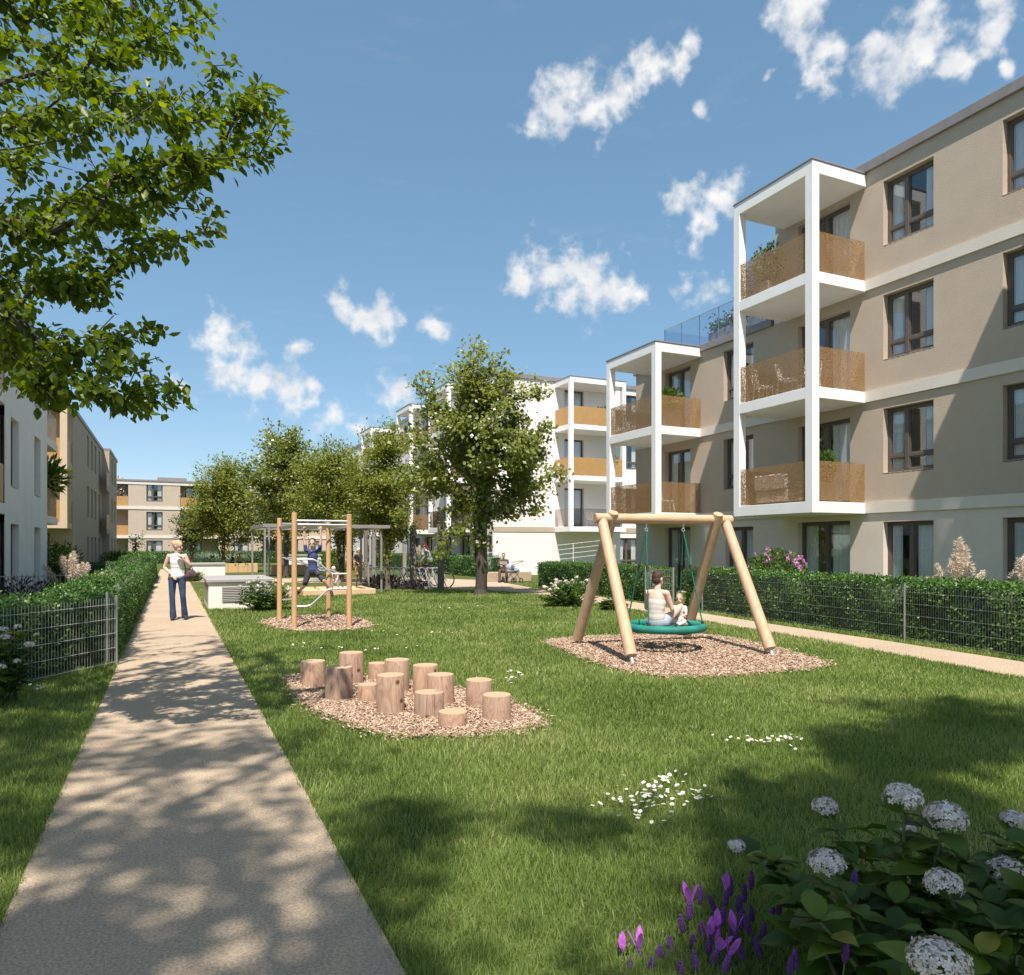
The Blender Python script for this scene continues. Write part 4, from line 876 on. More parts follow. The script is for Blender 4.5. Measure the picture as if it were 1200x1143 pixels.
# climbing frame
cf = thing('climbing_frame', 'climbing frame of four wooden posts with bent steel bars', 'climbing frame', (2.77, 16.28, 0))
c1, c2, c3, c4_ = Vector((2.21,17.25,0)), Vector((2.24,15.26,0)), Vector((3.34,17.5,0)), Vector((3.30,15.11,0))
for c, h in ((c1, 2.29), (c2, 2.33), (c3, 2.24), (c4_, 2.31)): MB().tube(c-Vector((0, 0, .1)), c+Vector((0, 0, h)), .056, .053, n=16, bev=.008).build('post', M['wood_post'], cf, smooth=True)
Z = lambda z: Vector((0, 0, z))
r_ = .021
for a, b in ((c1, c2), (c3, c4_)): MB().tube(a+Z(2.10), b+Z(2.10), r_, n=10).build('side_bar', M['steel'], cf, smooth=True)
for k in range(6):
    t = (k+.5)/6; MB().tube(c1.lerp(c2, t)+Z(2.10), c3.lerp(c4_, t)+Z(2.10), .017, n=8).build('rung', M['steel'], cf, smooth=True)
for a, b in ((c1, c3), (c2, c4_)): MB().tube(a+Z(2.17), b+Z(2.17), r_, n=10).build('end_bar', M['steel'], cf, smooth=True)
def bent(a, b, prof, nm='bent_bar'):
    pts = [a.lerp(b, t)+Z(z) for t, z in prof]; o = [pts[0]]
    for i in range(1, len(pts)-1):
        p, q, s = pts[i-1], pts[i], pts[i+1]; u = q+(p-q).normalized()*.08; v = q+(s-q).normalized()*.08
        o += [u.lerp(q, t_).lerp(q.lerp(v, t_), t_) for t_ in (0, .25, .5, .75, 1)]
    MB().path(o+[pts[-1]], r_, 10).build(nm, M['steel'], cf, smooth=True)
bent(c2, c4_, [(0, 1.40), (.36, 1.40), (.68, 1.10), (1, 1.10)]); bent(c2, c4_, [(0, .46), (.28, .46), (.62, .80), (1, .80)])
bent(c1, c3, [(0, 1.40), (.36, 1.40), (.68, 1.10), (1, 1.10)]); bent(c1, c3, [(0, .46), (.28, .46), (.55, .86), (1, .86)])
MB().tube(c1.lerp(c2, .4)+Z(1.40), c3.lerp(c4_, .4)+Z(1.1), .017, n=8).build('rung', M['steel'], cf, smooth=True)
MB().tube(c4_+Vector((-.33, .02, .0))+Z(.8), c4_+Vector((-.33, .02, 0))+Z(1.1), .014, n=8).build('brace', M['steel'], cf, smooth=True)
# sandpit with low wooden sides
sp = thing('sandpit', 'low wooden framed sandpit beyond the climbing frame', 'sandpit', (5.4, 26.3, 0))
for b in ((4.0,25.3,0,6.45,25.5,.20),(4.0,27.3,0,6.45,27.5,.20),(4.0,25.502,0,4.2,27.298,.197),(6.25,25.502,0,6.45,27.298,.197)): MB().bev(*b, .01).build('side_board', M['sandwood'], sp)
MB().bev(3.4,25.0,0,3.75,25.35,.32,.012).build('corner_block', M['sandwood'], sp)
g_ = MB(); nx = 14
vs = [(4.2+2.05*i/nx, 25.5+1.8*j/nx, .12+.03*sin(i*1.3+j)+.02*sin(j*2.1)) for j in range(nx+1) for i in range(nx+1)]
g_.poly(vs, [(j*(nx+1)+i, j*(nx+1)+i+1, (j+1)*(nx+1)+i+1, (j+1)*(nx+1)+i) for j in range(nx) for i in range(nx)]).build('sand', M['sand'], sp, smooth=True)
# ventilation boxes
def vent_box(label, x0, y0, x1, y1, h, louvre=True, door=True):
    t = thing('ventilation_box', label, 'vent box', ((x0+x1)/2, (y0+y1)/2, 0), 0, 'white technical boxes')
    MB().bev(x0, y0, -.05, x1, y1, h-.09, .008).build('body', M['boxwhite'], t)
    MB().bev(x0-.06, y0-.06, h-.088, x1+.06, y1+.06, h, .012).build('lid', M['boxlid'], t)
    if louvre:
        a, b = x0+.33, x1-.1; lv = MB().box(a, y0-.004, .2, b, y0-.001, h-.2).build('louvre', M['frame'], t)
        for z in np.arange(.21, h-.21, .045): MB().poly([(a, y0-.03, z), (b, y0-.03, z), (b, y0-.004, z+.035), (a, y0-.004, z+.035), (a, y0-.03, z+.006), (b, y0-.03, z+.006), (b, y0-.004, z+.041), (a, y0-.004, z+.041)], [(0,1,2,3),(7,6,5,4),(0,1,5,4),(3,2,6,7),(0,3,7,4),(1,2,6,5)]).build('slat', M['pergola'], lv)
    if door: MB().bev(x0-.012, y0+.25, .14, x0-.002, y1-.25, h-.16, .004).build('side_panel', M['pergola'], t)
vent_box('white rendered ventilation box with grey lid and louvre beside the path', .90, 20.95, 2.5, 23.6, .80)
vent_box('smaller white box with grey lid further down the path, behind the nearer box', .95, 41.6, 2.6, 43.4, .80, False)
vent_box('white box far back between the trees, behind the climbing frame', 6.6, 49, 8.9, 50.4, 1.15, False)
# timber seats / raised beds
def raised_bed(label, x0, y0, x1, y1, h):
    t = thing('timber_bench', label, 'bench', ((x0+x1)/2, (y0+y1)/2, 0), 0, 'timber benches by the play area'); n = max(2, round((x1-x0)/.6))
    for i in range(n):
        a = x0+(x1-x0)*i/n; b = x0+(x1-x0)*(i+1)/n; MB().bev(a+.006, y0, 0, b-.006, y1, h, .012).build('timber_block', M['plank'], t)
raised_bed('long low timber bench behind the white box, with two children', 2.72, 50.3, 5.1, 50.9, .58)
raised_bed('low timber bench behind the climbing frame posts', 5.35, 44.9, 7.4, 45.5, .60)
# pergola of slim steel posts
pg = thing('pergola', 'slim grey pergola behind the climbing frame', 'pergola', (4.8, 27, 0))
PX0, PX1, PY0, PY1, PH = 2.75, 6.8, 25.0, 29.0, 2.28
for x, y in ((PX0,PY0),(PX0+.18,PY0+.5),(PX1,25.9),(PX0,PY1),(PX1,PY1),(6.75,27.6)): MB().bev(x-.032, y-.032, 0, x+.032, y+.032, PH-.002, .006).build('post', M['pergola'], pg)
for b in ((PX0-.06,PY0-.05,PH,PX1+.06,PY0+.05,PH+.11),(PX0-.06,PY1-.05,PH,PX1+.06,PY1+.05,PH+.11),(PX0-.05,PY0+.052,PH,PX0+.05,PY1-.052,PH+.11),(PX1-.05,PY0+.052,PH,PX1+.05,PY1-.052,PH+.11)): MB().bev(*b, .006).build('beam', M['pergola'], pg)
for k in range(7): x = PX0+.5+k*.5; MB().bev(x-.025, PY0+.055, PH+.02, x+.025, PY1-.055, PH+.1, .005).build('slat', M['pergola'], pg)
for i, (px, d, lb) in enumerate(((484, 29.3, 'thick grey timber post left of the cycling woman'), (516.5, 27.9, 'thick grey timber post right of the cycling woman, by the round bicycle wheel'), (567, 28.6, 'grey timber post half behind the trunk of the lone tree'),
        (429, 31.5, 'grey timber post beyond the pergola, right of the climbing frame'), (438, 34, 'pale timber post far behind the pergola'), (474, 36, 'pale slim post far behind the bicycle stands'))):
    x, y = P2(px, d); hh = 2.5 if i < 3 else 2.4; w_ = .10 if i < 3 else .08
    t = MB().bev(x-w_, y-w_, 0, x+w_, y+w_, hh, .012).build('timber_post', M['greypost'] if i < 4 else M['pergola'], None, (x, y, 0)); tag(t, lb, 'post', 'grey timber posts')
# bicycle stands: leaning hoops on two floor rails
rk = thing('bicycle_stand', 'row of leaning steel bicycle hoops on floor rails left of the lone tree', 'bike rack', (8.9, 28.2, 0))
ra, rb_ = Vector((7.75, 30.4, 0)), Vector((9.75, 27.2, 0)); rd = (rb_-ra).normalized(); rn_ = Vector((rd.y, -rd.x, 0))
for s in (-.28, .28): MB().tube(ra+rn_*s+Z(.06), rb_+rn_*s+Z(.06), .025, n=8).build('floor_rail', M['steel'], rk, smooth=True)
for k in range(11):
    p = ra.lerp(rb_, (k+.3)/11); le = rd*-.32
    pts = [p+rn_*.26+Z(.06), p+rn_*.26+le*.75+Z(.5), p+rn_*.20+le*1.15+Z(.78), p+le*1.22+Z(.83), p-rn_*.20+le*1.15+Z(.78), p-rn_*.26+le*.75+Z(.5), p-rn_*.26+Z(.06)]
    MB().path(pts, .023, 8).build('hoop', M['steel'], rk, smooth=True)
# bicycles
def bicycle(label, loc, rotz, fcol):
    """faces +x in its own frame"""
    t = thing('bicycle', label, 'bicycle', loc, rotz, 'bicycles by the stands'); B = lambda mb, nm, m, par=t: mb.build(nm, m, par, smooth=True, local=True)
    for x in (-.52, .52):
        w = B(MB().torus((x, 0, .34), .325, .018, (0, 1, 0), 36, 8), 'wheel', M['black']); B(MB().torus((x, 0, .34), .30, .010, (0, 1, 0), 36, 6), 'rim', M['steel'], w)
        sp_ = MB()
        for a in range(14): sp_.tube((x, .02*(-1)**a, .34), (x+.30*cos(a*.449), 0, .34+.30*sin(a*.449)), .003, n=4)
        B(sp_.tube((x, -.04, .34), (x, .04, .34), .02, n=8), 'spokes', M['steel'], w)
    f = MB(); bb = (-.06,0,.29); st = (-.22,0,.80); hd = (.36,0,.83); hl = (.40,0,.68)
    for a, b in ((bb,st),(bb,hl),(st,hd),(hd,hl)): f.tube(a, b, .018, n=8)
    for s in (-.05, .05):
        f.tube((-.52,s,.34),(bb[0],s*.5,bb[2]),.010,n=6); f.tube((-.52,s,.34),(st[0],s*.4,st[2]-.06),.009,n=6); f.tube(hl,(.52,s,.34),.012,n=6)
    B(f, 'frame', M[fcol]); B(MB().tube(st, (-.26,0,.93), .014, n=8).ball((-.27,0,.95), (.13,.07,.035)), 'saddle', M['black'])
    B(MB().path([(.30,-.28,1.03),(.36,-.12,1.05),(.34,0,1.02),(.36,.12,1.05),(.30,.28,1.03)], .012, 8).tube((.34,0,1.02), hd, .014, n=8), 'handlebar', M['steel'])
    B(MB().tube((bb[0],-.09,bb[2]),(bb[0],.09,bb[2]),.02,n=8).tube((bb[0],.08,bb[2]),(bb[0]+.12,.08,bb[2]-.12),.009,n=6).tube((bb[0],-.08,bb[2]),(bb[0]-.12,-.08,bb[2]+.12),.009,n=6).torus((bb[0],.06,bb[2]),.08,.006,(0,1,0),20,6), 'crank', M['steel'])
    return t
M['bikered'] = mat('red_paint', (.30,.02,.03), .35, .05, 5); M['bikegrey'] = mat('grey_paint', (.35,.36,.36), .35, .05, 5)
x_, y_ = P2(519, 29.4); bicycle('bicycle parked at the right end of the stands, its round front wheel in view', (x_-.35, y_+.2, 0), -.42, 'bikegrey')
x_, y_ = P2(497, 31.0); CYC = (x_, y_); CYR = pi-.40
bicycle('red bicycle ridden by the woman in the blue jacket', (x_, y_, .01), CYR, 'bikered')
# low seat wall with the seated man, pushchair
wl = MB().bev(13.2, 31.9, 0, 15.7, 32.4, .46, .02).build('seat_wall', M['path'], None, (14.4, 32.15, 0)); tag(wl, 'low pale stone wall on which the man sits', 'wall')
x_, y_ = P2(601, 33.6)
ps = thing('pushchair', 'grey pushchair standing beside the seated man', 'pushchair', (x_, y_, 0), .3); B = lambda mb, nm, m: mb.build(nm, m, ps, smooth=True, local=True)
for a, b in ((-.22,-.25),(-.22,.25),(.3,-.22),(.3,.22)): B(MB().torus((a,b,.12),.10,.022,(0,1,0),20,8), 'wheel', M['black'])
B(MB().ball((0,0,.58),(.36,.2,.14)).ball((-.16,0,.72),(.2,.21,.2)), 'carrycot', M['bluejacket'])
f = MB()
for s in (-.22,.22): f.tube((-.22,s,.12),(.22,s,.55),.012,n=6); f.tube((.3,s,.12),(-.3,s,.8),.012,n=6); f.tube((-.3,s,.8),(.48,s*.9,1.0),.011,n=6)
B(f.tube((.48,-.2,1.0),(.48,.2,1.0),.014,n=8), 'frame', M['black'])
# balcony furniture and plants
def bush_ball(name, label, c, r, n, leaf, m, cat='plant', tmpl=DIAM, group=None, up=.4, stems=8, planter=None):
    t = thing(name, label, cat, (c[0], c[1], c[2]), 0, group); k = n; d = rdir(k); pos = d*np.array(r)*(RNG.random((k, 1))**.45)+np.array((c[0], c[1], c[2]+r[2]))
    x = nrmz(d+RNG.normal(size=(k, 3))*.5+np.array((0, 0, up))); scatter('foliage', tmpl, pos, basis(x, rdir(k)+np.array((0, 0, .6))), RNG.uniform(.6, 1.3, k)*leaf, m, t)
    mb = MB()
    for i in range(stems):
        a = i*2.4; mb.path([(c[0], c[1], c[2]-.02), (c[0]+r[0]*.3*cos(a), c[1]+r[1]*.3*sin(a), c[2]+r[2]*.8), (c[0]+r[0]*.7*cos(a), c[1]+r[1]*.7*sin(a), c[2]+r[2]*1.5)], [.02, .014, .006], 5)
    mb.build('stems', M['bark'], t)
    if planter: w, h = planter; MB().bev(c[0]-w, c[1]-w, c[2]-h, c[0]+w, c[1]+w, c[2]-.02, .015).build('planter', M['planter'], t)
    return t
bush_ball('potted_plant', 'airy green plant on the top balcony of the taller tower', (15.5, 16.2, F[3]+.45), (.42, .5, .55), 900, .10, M['locust'], planter=(.22, .44))
bush_ball('potted_plant', 'leafy plant showing over the railing of the lowest balcony of the taller tower', (15.75, 14.55, F[1]+.55), (.42, .34, .42), 700, .12, M['shrub'], planter=(.25, .5))
bush_ball('potted_plant', 'bright plant over the railing of the upper balcony of the shorter tower', (15.9, 21.3, F[2]+.6), (.5, .36, .42), 800, .12, M['shrub'], planter=(.25, .55))
bush_ball('potted_plant', 'small yellowish plant on the white building balcony, second level', (23.9, 37.7, F[2]+.5), (.5, .35, .4), 400, .14, M['locust'], planter=(.25, .45))
bush_ball('potted_plant', 'row of dark little plants on the top balcony of the white building', (23.2, 37.6, F[3]+.75), (.6, .15, .22), 260, .12, M['shrub'], planter=(.2, .7))
bush_ball('potted_palm', 'dark palm like plant on the balcony of the pale grey building', (-4.6, 34.2, F[2]-2.95+.9), (.8, .7, .7), 500, .4, M['hyd_leaf'], tmpl=SLIM, planter=(.25, .6))
t = bush_ball('blossom_tree', 'white blossoming plant on the upper left balcony of the far building', (-4.9, 85.2, F[2]+.9), (1.1, .6, 1.0), 900, .22, M['petal_white'], planter=(.3, .85))
for i, y in enumerate((18.7, 20.7)):
    t = thing('roof_planter', ('left', 'right')[1-i]+' planter with dark shrubs behind the roof terrace glass', 'planter', (CX+1.3, y, 8.69), 0, 'roof terrace planters'); MB().bev(CX+1.0, y-.95, 8.69, CX+1.6, y+.95, 9.45, .015).build('box', M['planter'], t)
    k = 1500; pos = np.column_stack([CX+1.3+RNG.normal(size=k)*.2, y+RNG.uniform(-.95, .95, k), 9.45+np.abs(RNG.normal(size=k))*.22]); scatter('foliage', DIAM, pos, basis(rdir(k)+np.array((0,0,.6)), rdir(k)), RNG.uniform(.06, .13, k), M['darktree'], t)
def chair(label, loc, rz, first=None):
    t = thing('balcony_chair', label, 'chair', loc, rz, 'white wire balcony chairs'); B = lambda mb, nm: mb.build(nm, M['chairwhite'], t, smooth=True, local=True)
    B(MB().bev(-.22,-.22,.42,.22,.22,.45,.01), 'seat')
    for a in (-.19,.19):
        for b in (-.19,.19): B(MB().tube((a*1.15,b*1.15,0),(a,b,.42),.014,n=6), 'leg')
    mb = MB()
    for a in (-.2,-.1,0,.1,.2): mb.tube((a,.2,.45),(a*1.1,.28,.86),.013,n=6)
    B(mb.path([(-.22,.28,.86),(0,.30,.9),(.22,.28,.86)],.016,6), 'backrest')
for i, (Y, X, rz) in enumerate(((16.3, 15.4, 1.2), (15.3, 15.35, .4), (14.65, 15.5, -1.0))): chair(('leftmost', 'middle', 'rightmost')[i]+' white wire chair on the middle balcony of the taller tower', (X, Y, F[2]+.002), rz)
chair('white wire chair on the lower balcony of the shorter tower', (15.8, 21.4, F[1]+.002), .6)
chair('white wire chair behind the grey glass of the white building', (22.6, 37.9, F[1]+.002), 0)
sf = thing('balcony_sofa', 'upholstered bench on the lowest balcony of the taller tower', 'sofa', (15.6, 15.8, F[1]), 0)
MB().bev(15.3,15.3,F[1]+.1,15.9,16.5,F[1]+.42,.03).build('seat', M['sofa'], sf); MB().bev(15.25,15.3,F[1]+.43,15.4,16.5,F[1]+.85,.03).build('backrest', M['sofa'], sf)

# ------------------------------------------------------------------ planting
def hydrangea(label, base, heads, extra, leaf, name='hydrangea_bush', group='white flowering bushes', seed=1, florets=70, spread=.25, flat=.72, pair=.09, stem=.006, fsz=.26, lm='hyd_leaf'):
    r = random.Random(seed); t = thing(name, label, 'shrub', (base[0], base[1], 0), 0, group); LP = []; LX = []; LN = []; sm = MB()
    ends = [(Vector(h[:3]), True) for h in heads]+[(Vector(e), False) for e in extra]
    for e, fl in ends:
        b = Vector((base[0]+r.uniform(-1, 1)*spread, base[1]+r.uniform(-1, 1)*spread, 0)); m = b.lerp(e, .55)+Vector((0, 0, e.z*.12))
        pts = [b.lerp(m, q).lerp(m.lerp(e, q), q) for q in (0, .2, .4, .6, .8, 1)]; sm.path(pts, [stem*1.6, stem*1.5, stem*1.3, stem*1.1, stem, stem*.8], 6)
        L = sum((pts[i+1]-pts[i]).length for i in range(5)); k = max(2, int(L/pair)); a = r.uniform(0, 3)
        for q in range(k):
            f = .22+.74*q/k if fl else .25+.75*q/max(1, k-1); i = min(4, int(f*5)); p = pts[i].lerp(pts[i+1], f*5-i); a += 1.57
            for s in (0, pi):
                d = Vector((cos(a+s), sin(a+s), r.uniform(-.25, .35))); LP.append(p); LX.append(d); LN.append(Vector((-.35*d.x, -.35*d.y, 1))+Vector((r.gauss(0, .2), r.gauss(0, .2), 0)))
        if not fl:
            for s in range(3): d = Vector((cos(a+2.1*s), sin(a+2.1*s), .5)); LP.append(e); LX.append(d); LN.append(Vector((-d.x*.5, -d.y*.5, 1)))
    sm.build('stems', M['stem'], t, smooth=True); n = len(LP); sc = RNG.uniform(.65, 1.25, n)*leaf
    scatter('foliage', BIGLEAF, np.array(LP), basis(np.array(LX), np.array(LN)), np.column_stack([sc, sc*.85, sc]), M[lm], t, smooth=True)
    for (x, y, z, R, *_) in heads:
        k = florets; d = rdir(k); d[:, 2] = np.where(d[:, 2] < -.35, -d[:, 2], d[:, 2]); lay = RNG.uniform(.8, 1.0, (k, 1)); pos = np.array((x, y, z))+d*np.array((R, R, R*flat))*lay
        scatter('flower_head', FLORET, pos, basis(np.cross(d, rdir(k)), d+RNG.normal(size=(k, 3))*.25), np.full(k, R*fsz)*RNG.uniform(.8, 1.2, k), M['petal_white'], t)
    return t
def H_(px, py, dia, d): p = P(px, py, d); return (p.x, p.y, p.z, dia*.93/2/FPX*d)
fh = [H_(*a) for a in ((1058,935,50,2.9),(967,946,34,3.2),(1108,958,54,2.85),(863,992,24,3.2),(968,1012,48,2.75),(1106,1036,48,2.55),(1182,1024,52,2.8),(1190,962,36,3.1),(1064,972,22,3.3),(1100,1128,76,2.1),(1240,1010,50,2.6))]
rr = random.Random(9); ex = []
for px, py, d in ((905,1010,3.1),(935,1060,2.8),(985,1070,2.7),(1010,1040,2.9),(1050,1060,2.7),(1085,1000,2.9),(1130,1010,2.8),(1160,1060,2.6),(1120,1080,2.5),(1050,1090,2.5),(990,1110,2.5),(940,1105,2.7),(1180,1090,2.4),(1200,1050,2.6),(1020,1010,3.0),(1150,1120,2.3),(1060,1130,2.4),(1010,1130,2.6),(960,1080,2.5),(1200,1000,2.9),(1230,1080,2.4)):
    p = P(px, py, d); ex.append((p.x, p.y, max(.12, p.z)))
bb = P(1075, 900, 2.62)
hydrangea('large hydrangea with dark leaves and pale flower heads in the lower right corner', (bb.x, bb.y), fh, ex, .14, seed=2, florets=210, spread=.22, pair=.07, fsz=.165)
lh = [H_(*a) for a in ((4,738,12,7.6),(6,747,12,7.4),(21,735,10,7.8),(43,744,7,7.9),(34,756,13,7.6),(20,775,10,7.5),(2,782,11,7.3),(-14,760,14,7.5))]
ex = [tuple(P(px, py, 7.7)) for px, py in ((10,750),(22,745),(30,765),(12,775),(25,785),(5,765),(-10,745),(-15,780),(14,795),(28,795),(0,800),(-20,800))]
lb = P(0, 750, 7.7); hydrangea('shaded bush with cream flower heads against the wire fence at the left edge', (lb.x, lb.y), lh, ex, .13, seed=3, florets=60, spread=.15, pair=.09)
def flower_bush(label, c, rx, ry, h, nh, seed, hr=.075, leaf=.10):
    r = random.Random(seed); hd_ = []; ex = []
    for i in range(nh): a = r.uniform(0, 6.28); q = sqrt(r.random()); hd_.append((c[0]+rx*q*cos(a), c[1]+ry*q*sin(a), h*(.38+.62*sqrt(max(0, 1-q*q*.9)))*r.uniform(.8, 1.05), hr*r.uniform(.7, 1.15)))
    for i in range(95): a = r.uniform(0, 6.28); q = sqrt(r.random()); ex.append((c[0]+rx*q*cos(a), c[1]+ry*q*sin(a), max(.12, h*r.uniform(.25, .95)*sqrt(max(.1, 1-q*q*.85)))))
    hydrangea(label, c, hd_, ex, leaf, seed=seed, florets=26, spread=.3, pair=.085, stem=.005, lm='shrub')
flower_bush('round bush with white flowers beside the white ventilation box', (2.2, 20.1), .72, .55, .86, 17, 12)
flower_bush('white flowering bush on the lawn behind the left leg of the swing frame', (9.95, 17.9), .85, .7, .82, 24, 13)
flower_bush('low flowering bush at the foot of the smaller white box', (.95, 38.6), .7, .6, .5, 8, 14)
flower_bush('small leafy bush at the right foot of the white flowering bush by the swing', (10.4, 16.3), .4, .3, .38, 1, 15)
# lavender
LAV = [(728,1120,3.02,1),(750,1122,3.0,1),(808,1068,3.15,1),(850,1052,3.15,1),(842,1096,2.95,1),(862,1102,2.92,1),(834,1122,2.9,1),(856,1040,3.2,0),(800,1083,3.1,0),(812,1106,3.05,0),(824,1092,3.1,0),(838,1058,3.25,0),(866,1062,3.15,0),(880,1033,3.3,0),(868,1080,3.1,0),(878,1085,3.0,0),(882,1070,3.15,0),(890,1112,2.9,0),(768,1120,3.0,0),(774,1124,3.0,0),(798,1137,2.85,0),(904,1068,3.0,0),(912,1064,3.0,0),(932,1126,2.6,0),(925,1132,2.6,0),(990,1118,2.45,0),(1000,1035,2.75,0),(700,1140,2.95,0),(845,1075,3.05,0),(858,1088,3.1,0),(872,1048,3.25,0),(830,1108,2.95,1),(816,1128,2.85,0),(786,1112,3.0,0),(848,1130,2.8,1),(762,1136,2.9,0),(870,1116,2.85,0),(893,1092,3.0,0),(738,1136,2.9,0),(820,1050,3.25,0)]
def lavender(bracted):
    t = thing('lavender_flower', 'x', 'flower', (0, 0, 0), 0, 'lavender flowers in front of the hydrangea'); B = lambda mb, nm, m, par=t: mb.build(nm, m, par, smooth=True, local=True)
    B(MB().path([(0,0,-.25),(.006,.004,-.12),(0,0,.002)], .0018, 5), 'stem', M['stem'])
    mb = MB()
    for i in range(6):
        z = .004+i*.0085; R = (.0055, .0072, .0075, .0072, .0062, .0042)[i]
        for a in range(6): an = a*pi/3+i*.5; mb.ball((cos(an)*R*.75, sin(an)*R*.75, z), (R*.55, R*.55, .0062), None, 6, 4)
    B(mb, 'spike', M['purple'])
    if bracted:
        for a in range(3):
            an = a*2.09+.3; d = Vector((cos(an), sin(an), 0)); s = Vector((-d.y, d.x, 0)); pts = []
            for z, o, w in ((.044,.003,.004),(.056,.008,.0085),(.070,.013,.010),(.084,.019,.0065),(.091,.023,.001)): pts += [d*o+s*w+Z(z), d*(o+.0012)+Z(z+.001), d*o-s*w+Z(z)]
            B(MB().poly(pts, [f for i in range(4) for f in ((3*i,3*i+1,3*i+4,3*i+3),(3*i+1,3*i+2,3*i+5,3*i+4))]), 'bract', M['bract'])
    return t
protos = {}
for i, (px, py, d, br) in enumerate(LAV):
    p = P(px, py+9, d); rot = random.uniform(0, 6.28); sc = random.uniform(1.3, 1.6)
    if br not in protos: o = protos[br] = lavender(br); o.location = p; o.rotation_euler = (0, 0, rot); o.scale = (sc,)*3
    else: o = dup(protos[br], p, rot, None, sc)
    o.rotation_euler = (random.gauss(0, .14), random.gauss(0, .14), rot)
    o['label'] = 'purple lavender flower with upright winged petals on its tip' if br else 'dark purple closed lavender spike without wings'
# feathery grass
def pampas(label, base, n, hmax, spread, seed):
    r = random.Random(seed); t = thing('pampas_grass', label, 'ornamental grass', (base[0], base[1], 0), 0, 'pampas grasses'); k = 260; a = RNG.random(k)*6.28
    pos = np.column_stack([base[0]+.12*np.cos(a), base[1]+.12*np.sin(a), np.zeros(k)]); x = np.column_stack([np.cos(a)*.5, np.sin(a)*.5, np.ones(k)])
    scatter('leaf_tuft', SLIM, pos, basis(x+RNG.normal(size=(k, 3))*.15, rdir(k)), np.column_stack([RNG.uniform(.6, 1.0, k)*hmax*.75, np.full(k, .06), np.full(k, .3)]), M['shrub'], t)
    for i in range(n):
        an = r.uniform(0, 6.28); q = spread*(i+.5)/n*1.1; h = hmax*(1-.42*(q/spread)**1.3)*r.uniform(.9, 1.02); b = Vector((base[0], base[1], 0)); e = b+Vector((cos(an)*q, sin(an)*q*.6, h)); m = b+Vector((cos(an)*q*.3, sin(an)*q*.2, h*.6))
        c = [b.lerp(m, s).lerp(m.lerp(e, s), s) for s in np.linspace(0, 1, 9)]; st = MB().path(c, .006, 5).build('stalk', M['plume'], t)
        kk = 520; u = RNG.random(kk); L = .56; C = np.array([list(v) for v in c]); ii = 8-u*L/(h/8)*1.0; i0 = np.clip(ii.astype(int), 0, 7); fr = (ii-i0)[:, None]; pp = C[i0]*(1-fr)+C[i0+1]*fr
        wd = .060*np.sin(np.clip(u*.9+.1, 0, 1)*pi)**.7; dd_ = np.array((e-m).normalized()); rad = rdir(kk); xx = nrmz(rad*.75+dd_*.8+np.array((.25*cos(an), .25*sin(an), -.35)))
        scatter('plume', SLIM, pp+rad*wd[:, None]*.45, basis(xx, rdir(kk)), np.column_stack([RNG.uniform(.5, 1.5, kk)*(wd*1.3+.015), np.full(kk, .026), np.full(kk, .1)]), M['plume'], t)
pampas('feathery pale pampas grass left of the path hedge', (-2.15, 20.6), 15, 1.52, 1.15, 1)
pampas('tall cream pampas grass behind the long hedge at right', (13.25, 9.05), 12, 1.78, .75, 2)
pampas('cream pampas grass at the right edge behind the long hedge', (13.05, 7.7), 10, 1.55, .75, 3)
pampas('small pale grass tuft by the hedge behind the cycling woman', (13.0, 41.0), 6, 1.9, .6, 4)
# lilac and further shrubs
lc = (14.0, 14.35, .55); t = bush_ball('lilac_bush', 'flowering lilac bush with pink purple blossom behind the long hedge', lc, (.62, .75, .52), 1300, .10, M['shrub'], 'shrub')
k = 26
for i in range(k):
    a = random.uniform(0, 6.28); q = sqrt(random.random()); c = Vector((lc[0]+.6*q*cos(a), lc[1]+.85*q*sin(a), lc[2]+.52+.52*sqrt(max(0, 1-q*q))*random.uniform(.7, 1.1))); kk = 34; pos = np.array(c)+rdir(kk)*np.array((.05, .05, .09))*RNG.random((kk, 1))
    scatter('blossom', FLORET, pos, basis(rdir(kk), rdir(kk)), np.full(kk, .022), M['petal_pink'], t)
bush_ball('shrub', 'dark rounded shrub in front of the pale grey building corner at left', (-3.9, 32.6, 0), (.9, .6, .95), 1500, .13, M['hyd_leaf'], 'shrub')
bush_ball('shrub', 'small dark shrub at the foot of the tan building', (-3.4, 58, 0), (1.0, 1.2, .7), 900, .16, M['hyd_leaf'], 'shrub')
bush_ball('shrub', 'yellow green low shrub by the sapling at the hedge end', (-3.5, 62, 0), (1.0, .6, .6), 700, .16, M['locust'], 'shrub')
bush_ball('shrub', 'small green shrub among the posts behind the climbing frame', (7.7, 39, 0), (.8, .6, .7), 700, .15, M['shrub'], 'shrub')
bush_ball('dusky_shrub', 'mauve dusky low planting between the sandpit and the bicycle stands', (7.45, 28.1, 0), (.75, .5, .27), 1500, .12, M['sage'], 'shrub', SLIM)
bush_ball('dusky_shrub', 'mauve dusky planting along the left end of the bicycle stands', (8.4, 27.3, 0), (.6, .35, .18), 1000, .11, M['sage'], 'shrub', SLIM)
bush_ball('dusky_shrub', 'dusky lavender tuft before the white picket fence at left', (-3.0, 19.4, 0), (.6, .4, .5), 900, .10, M['sage'], 'shrub', SLIM)
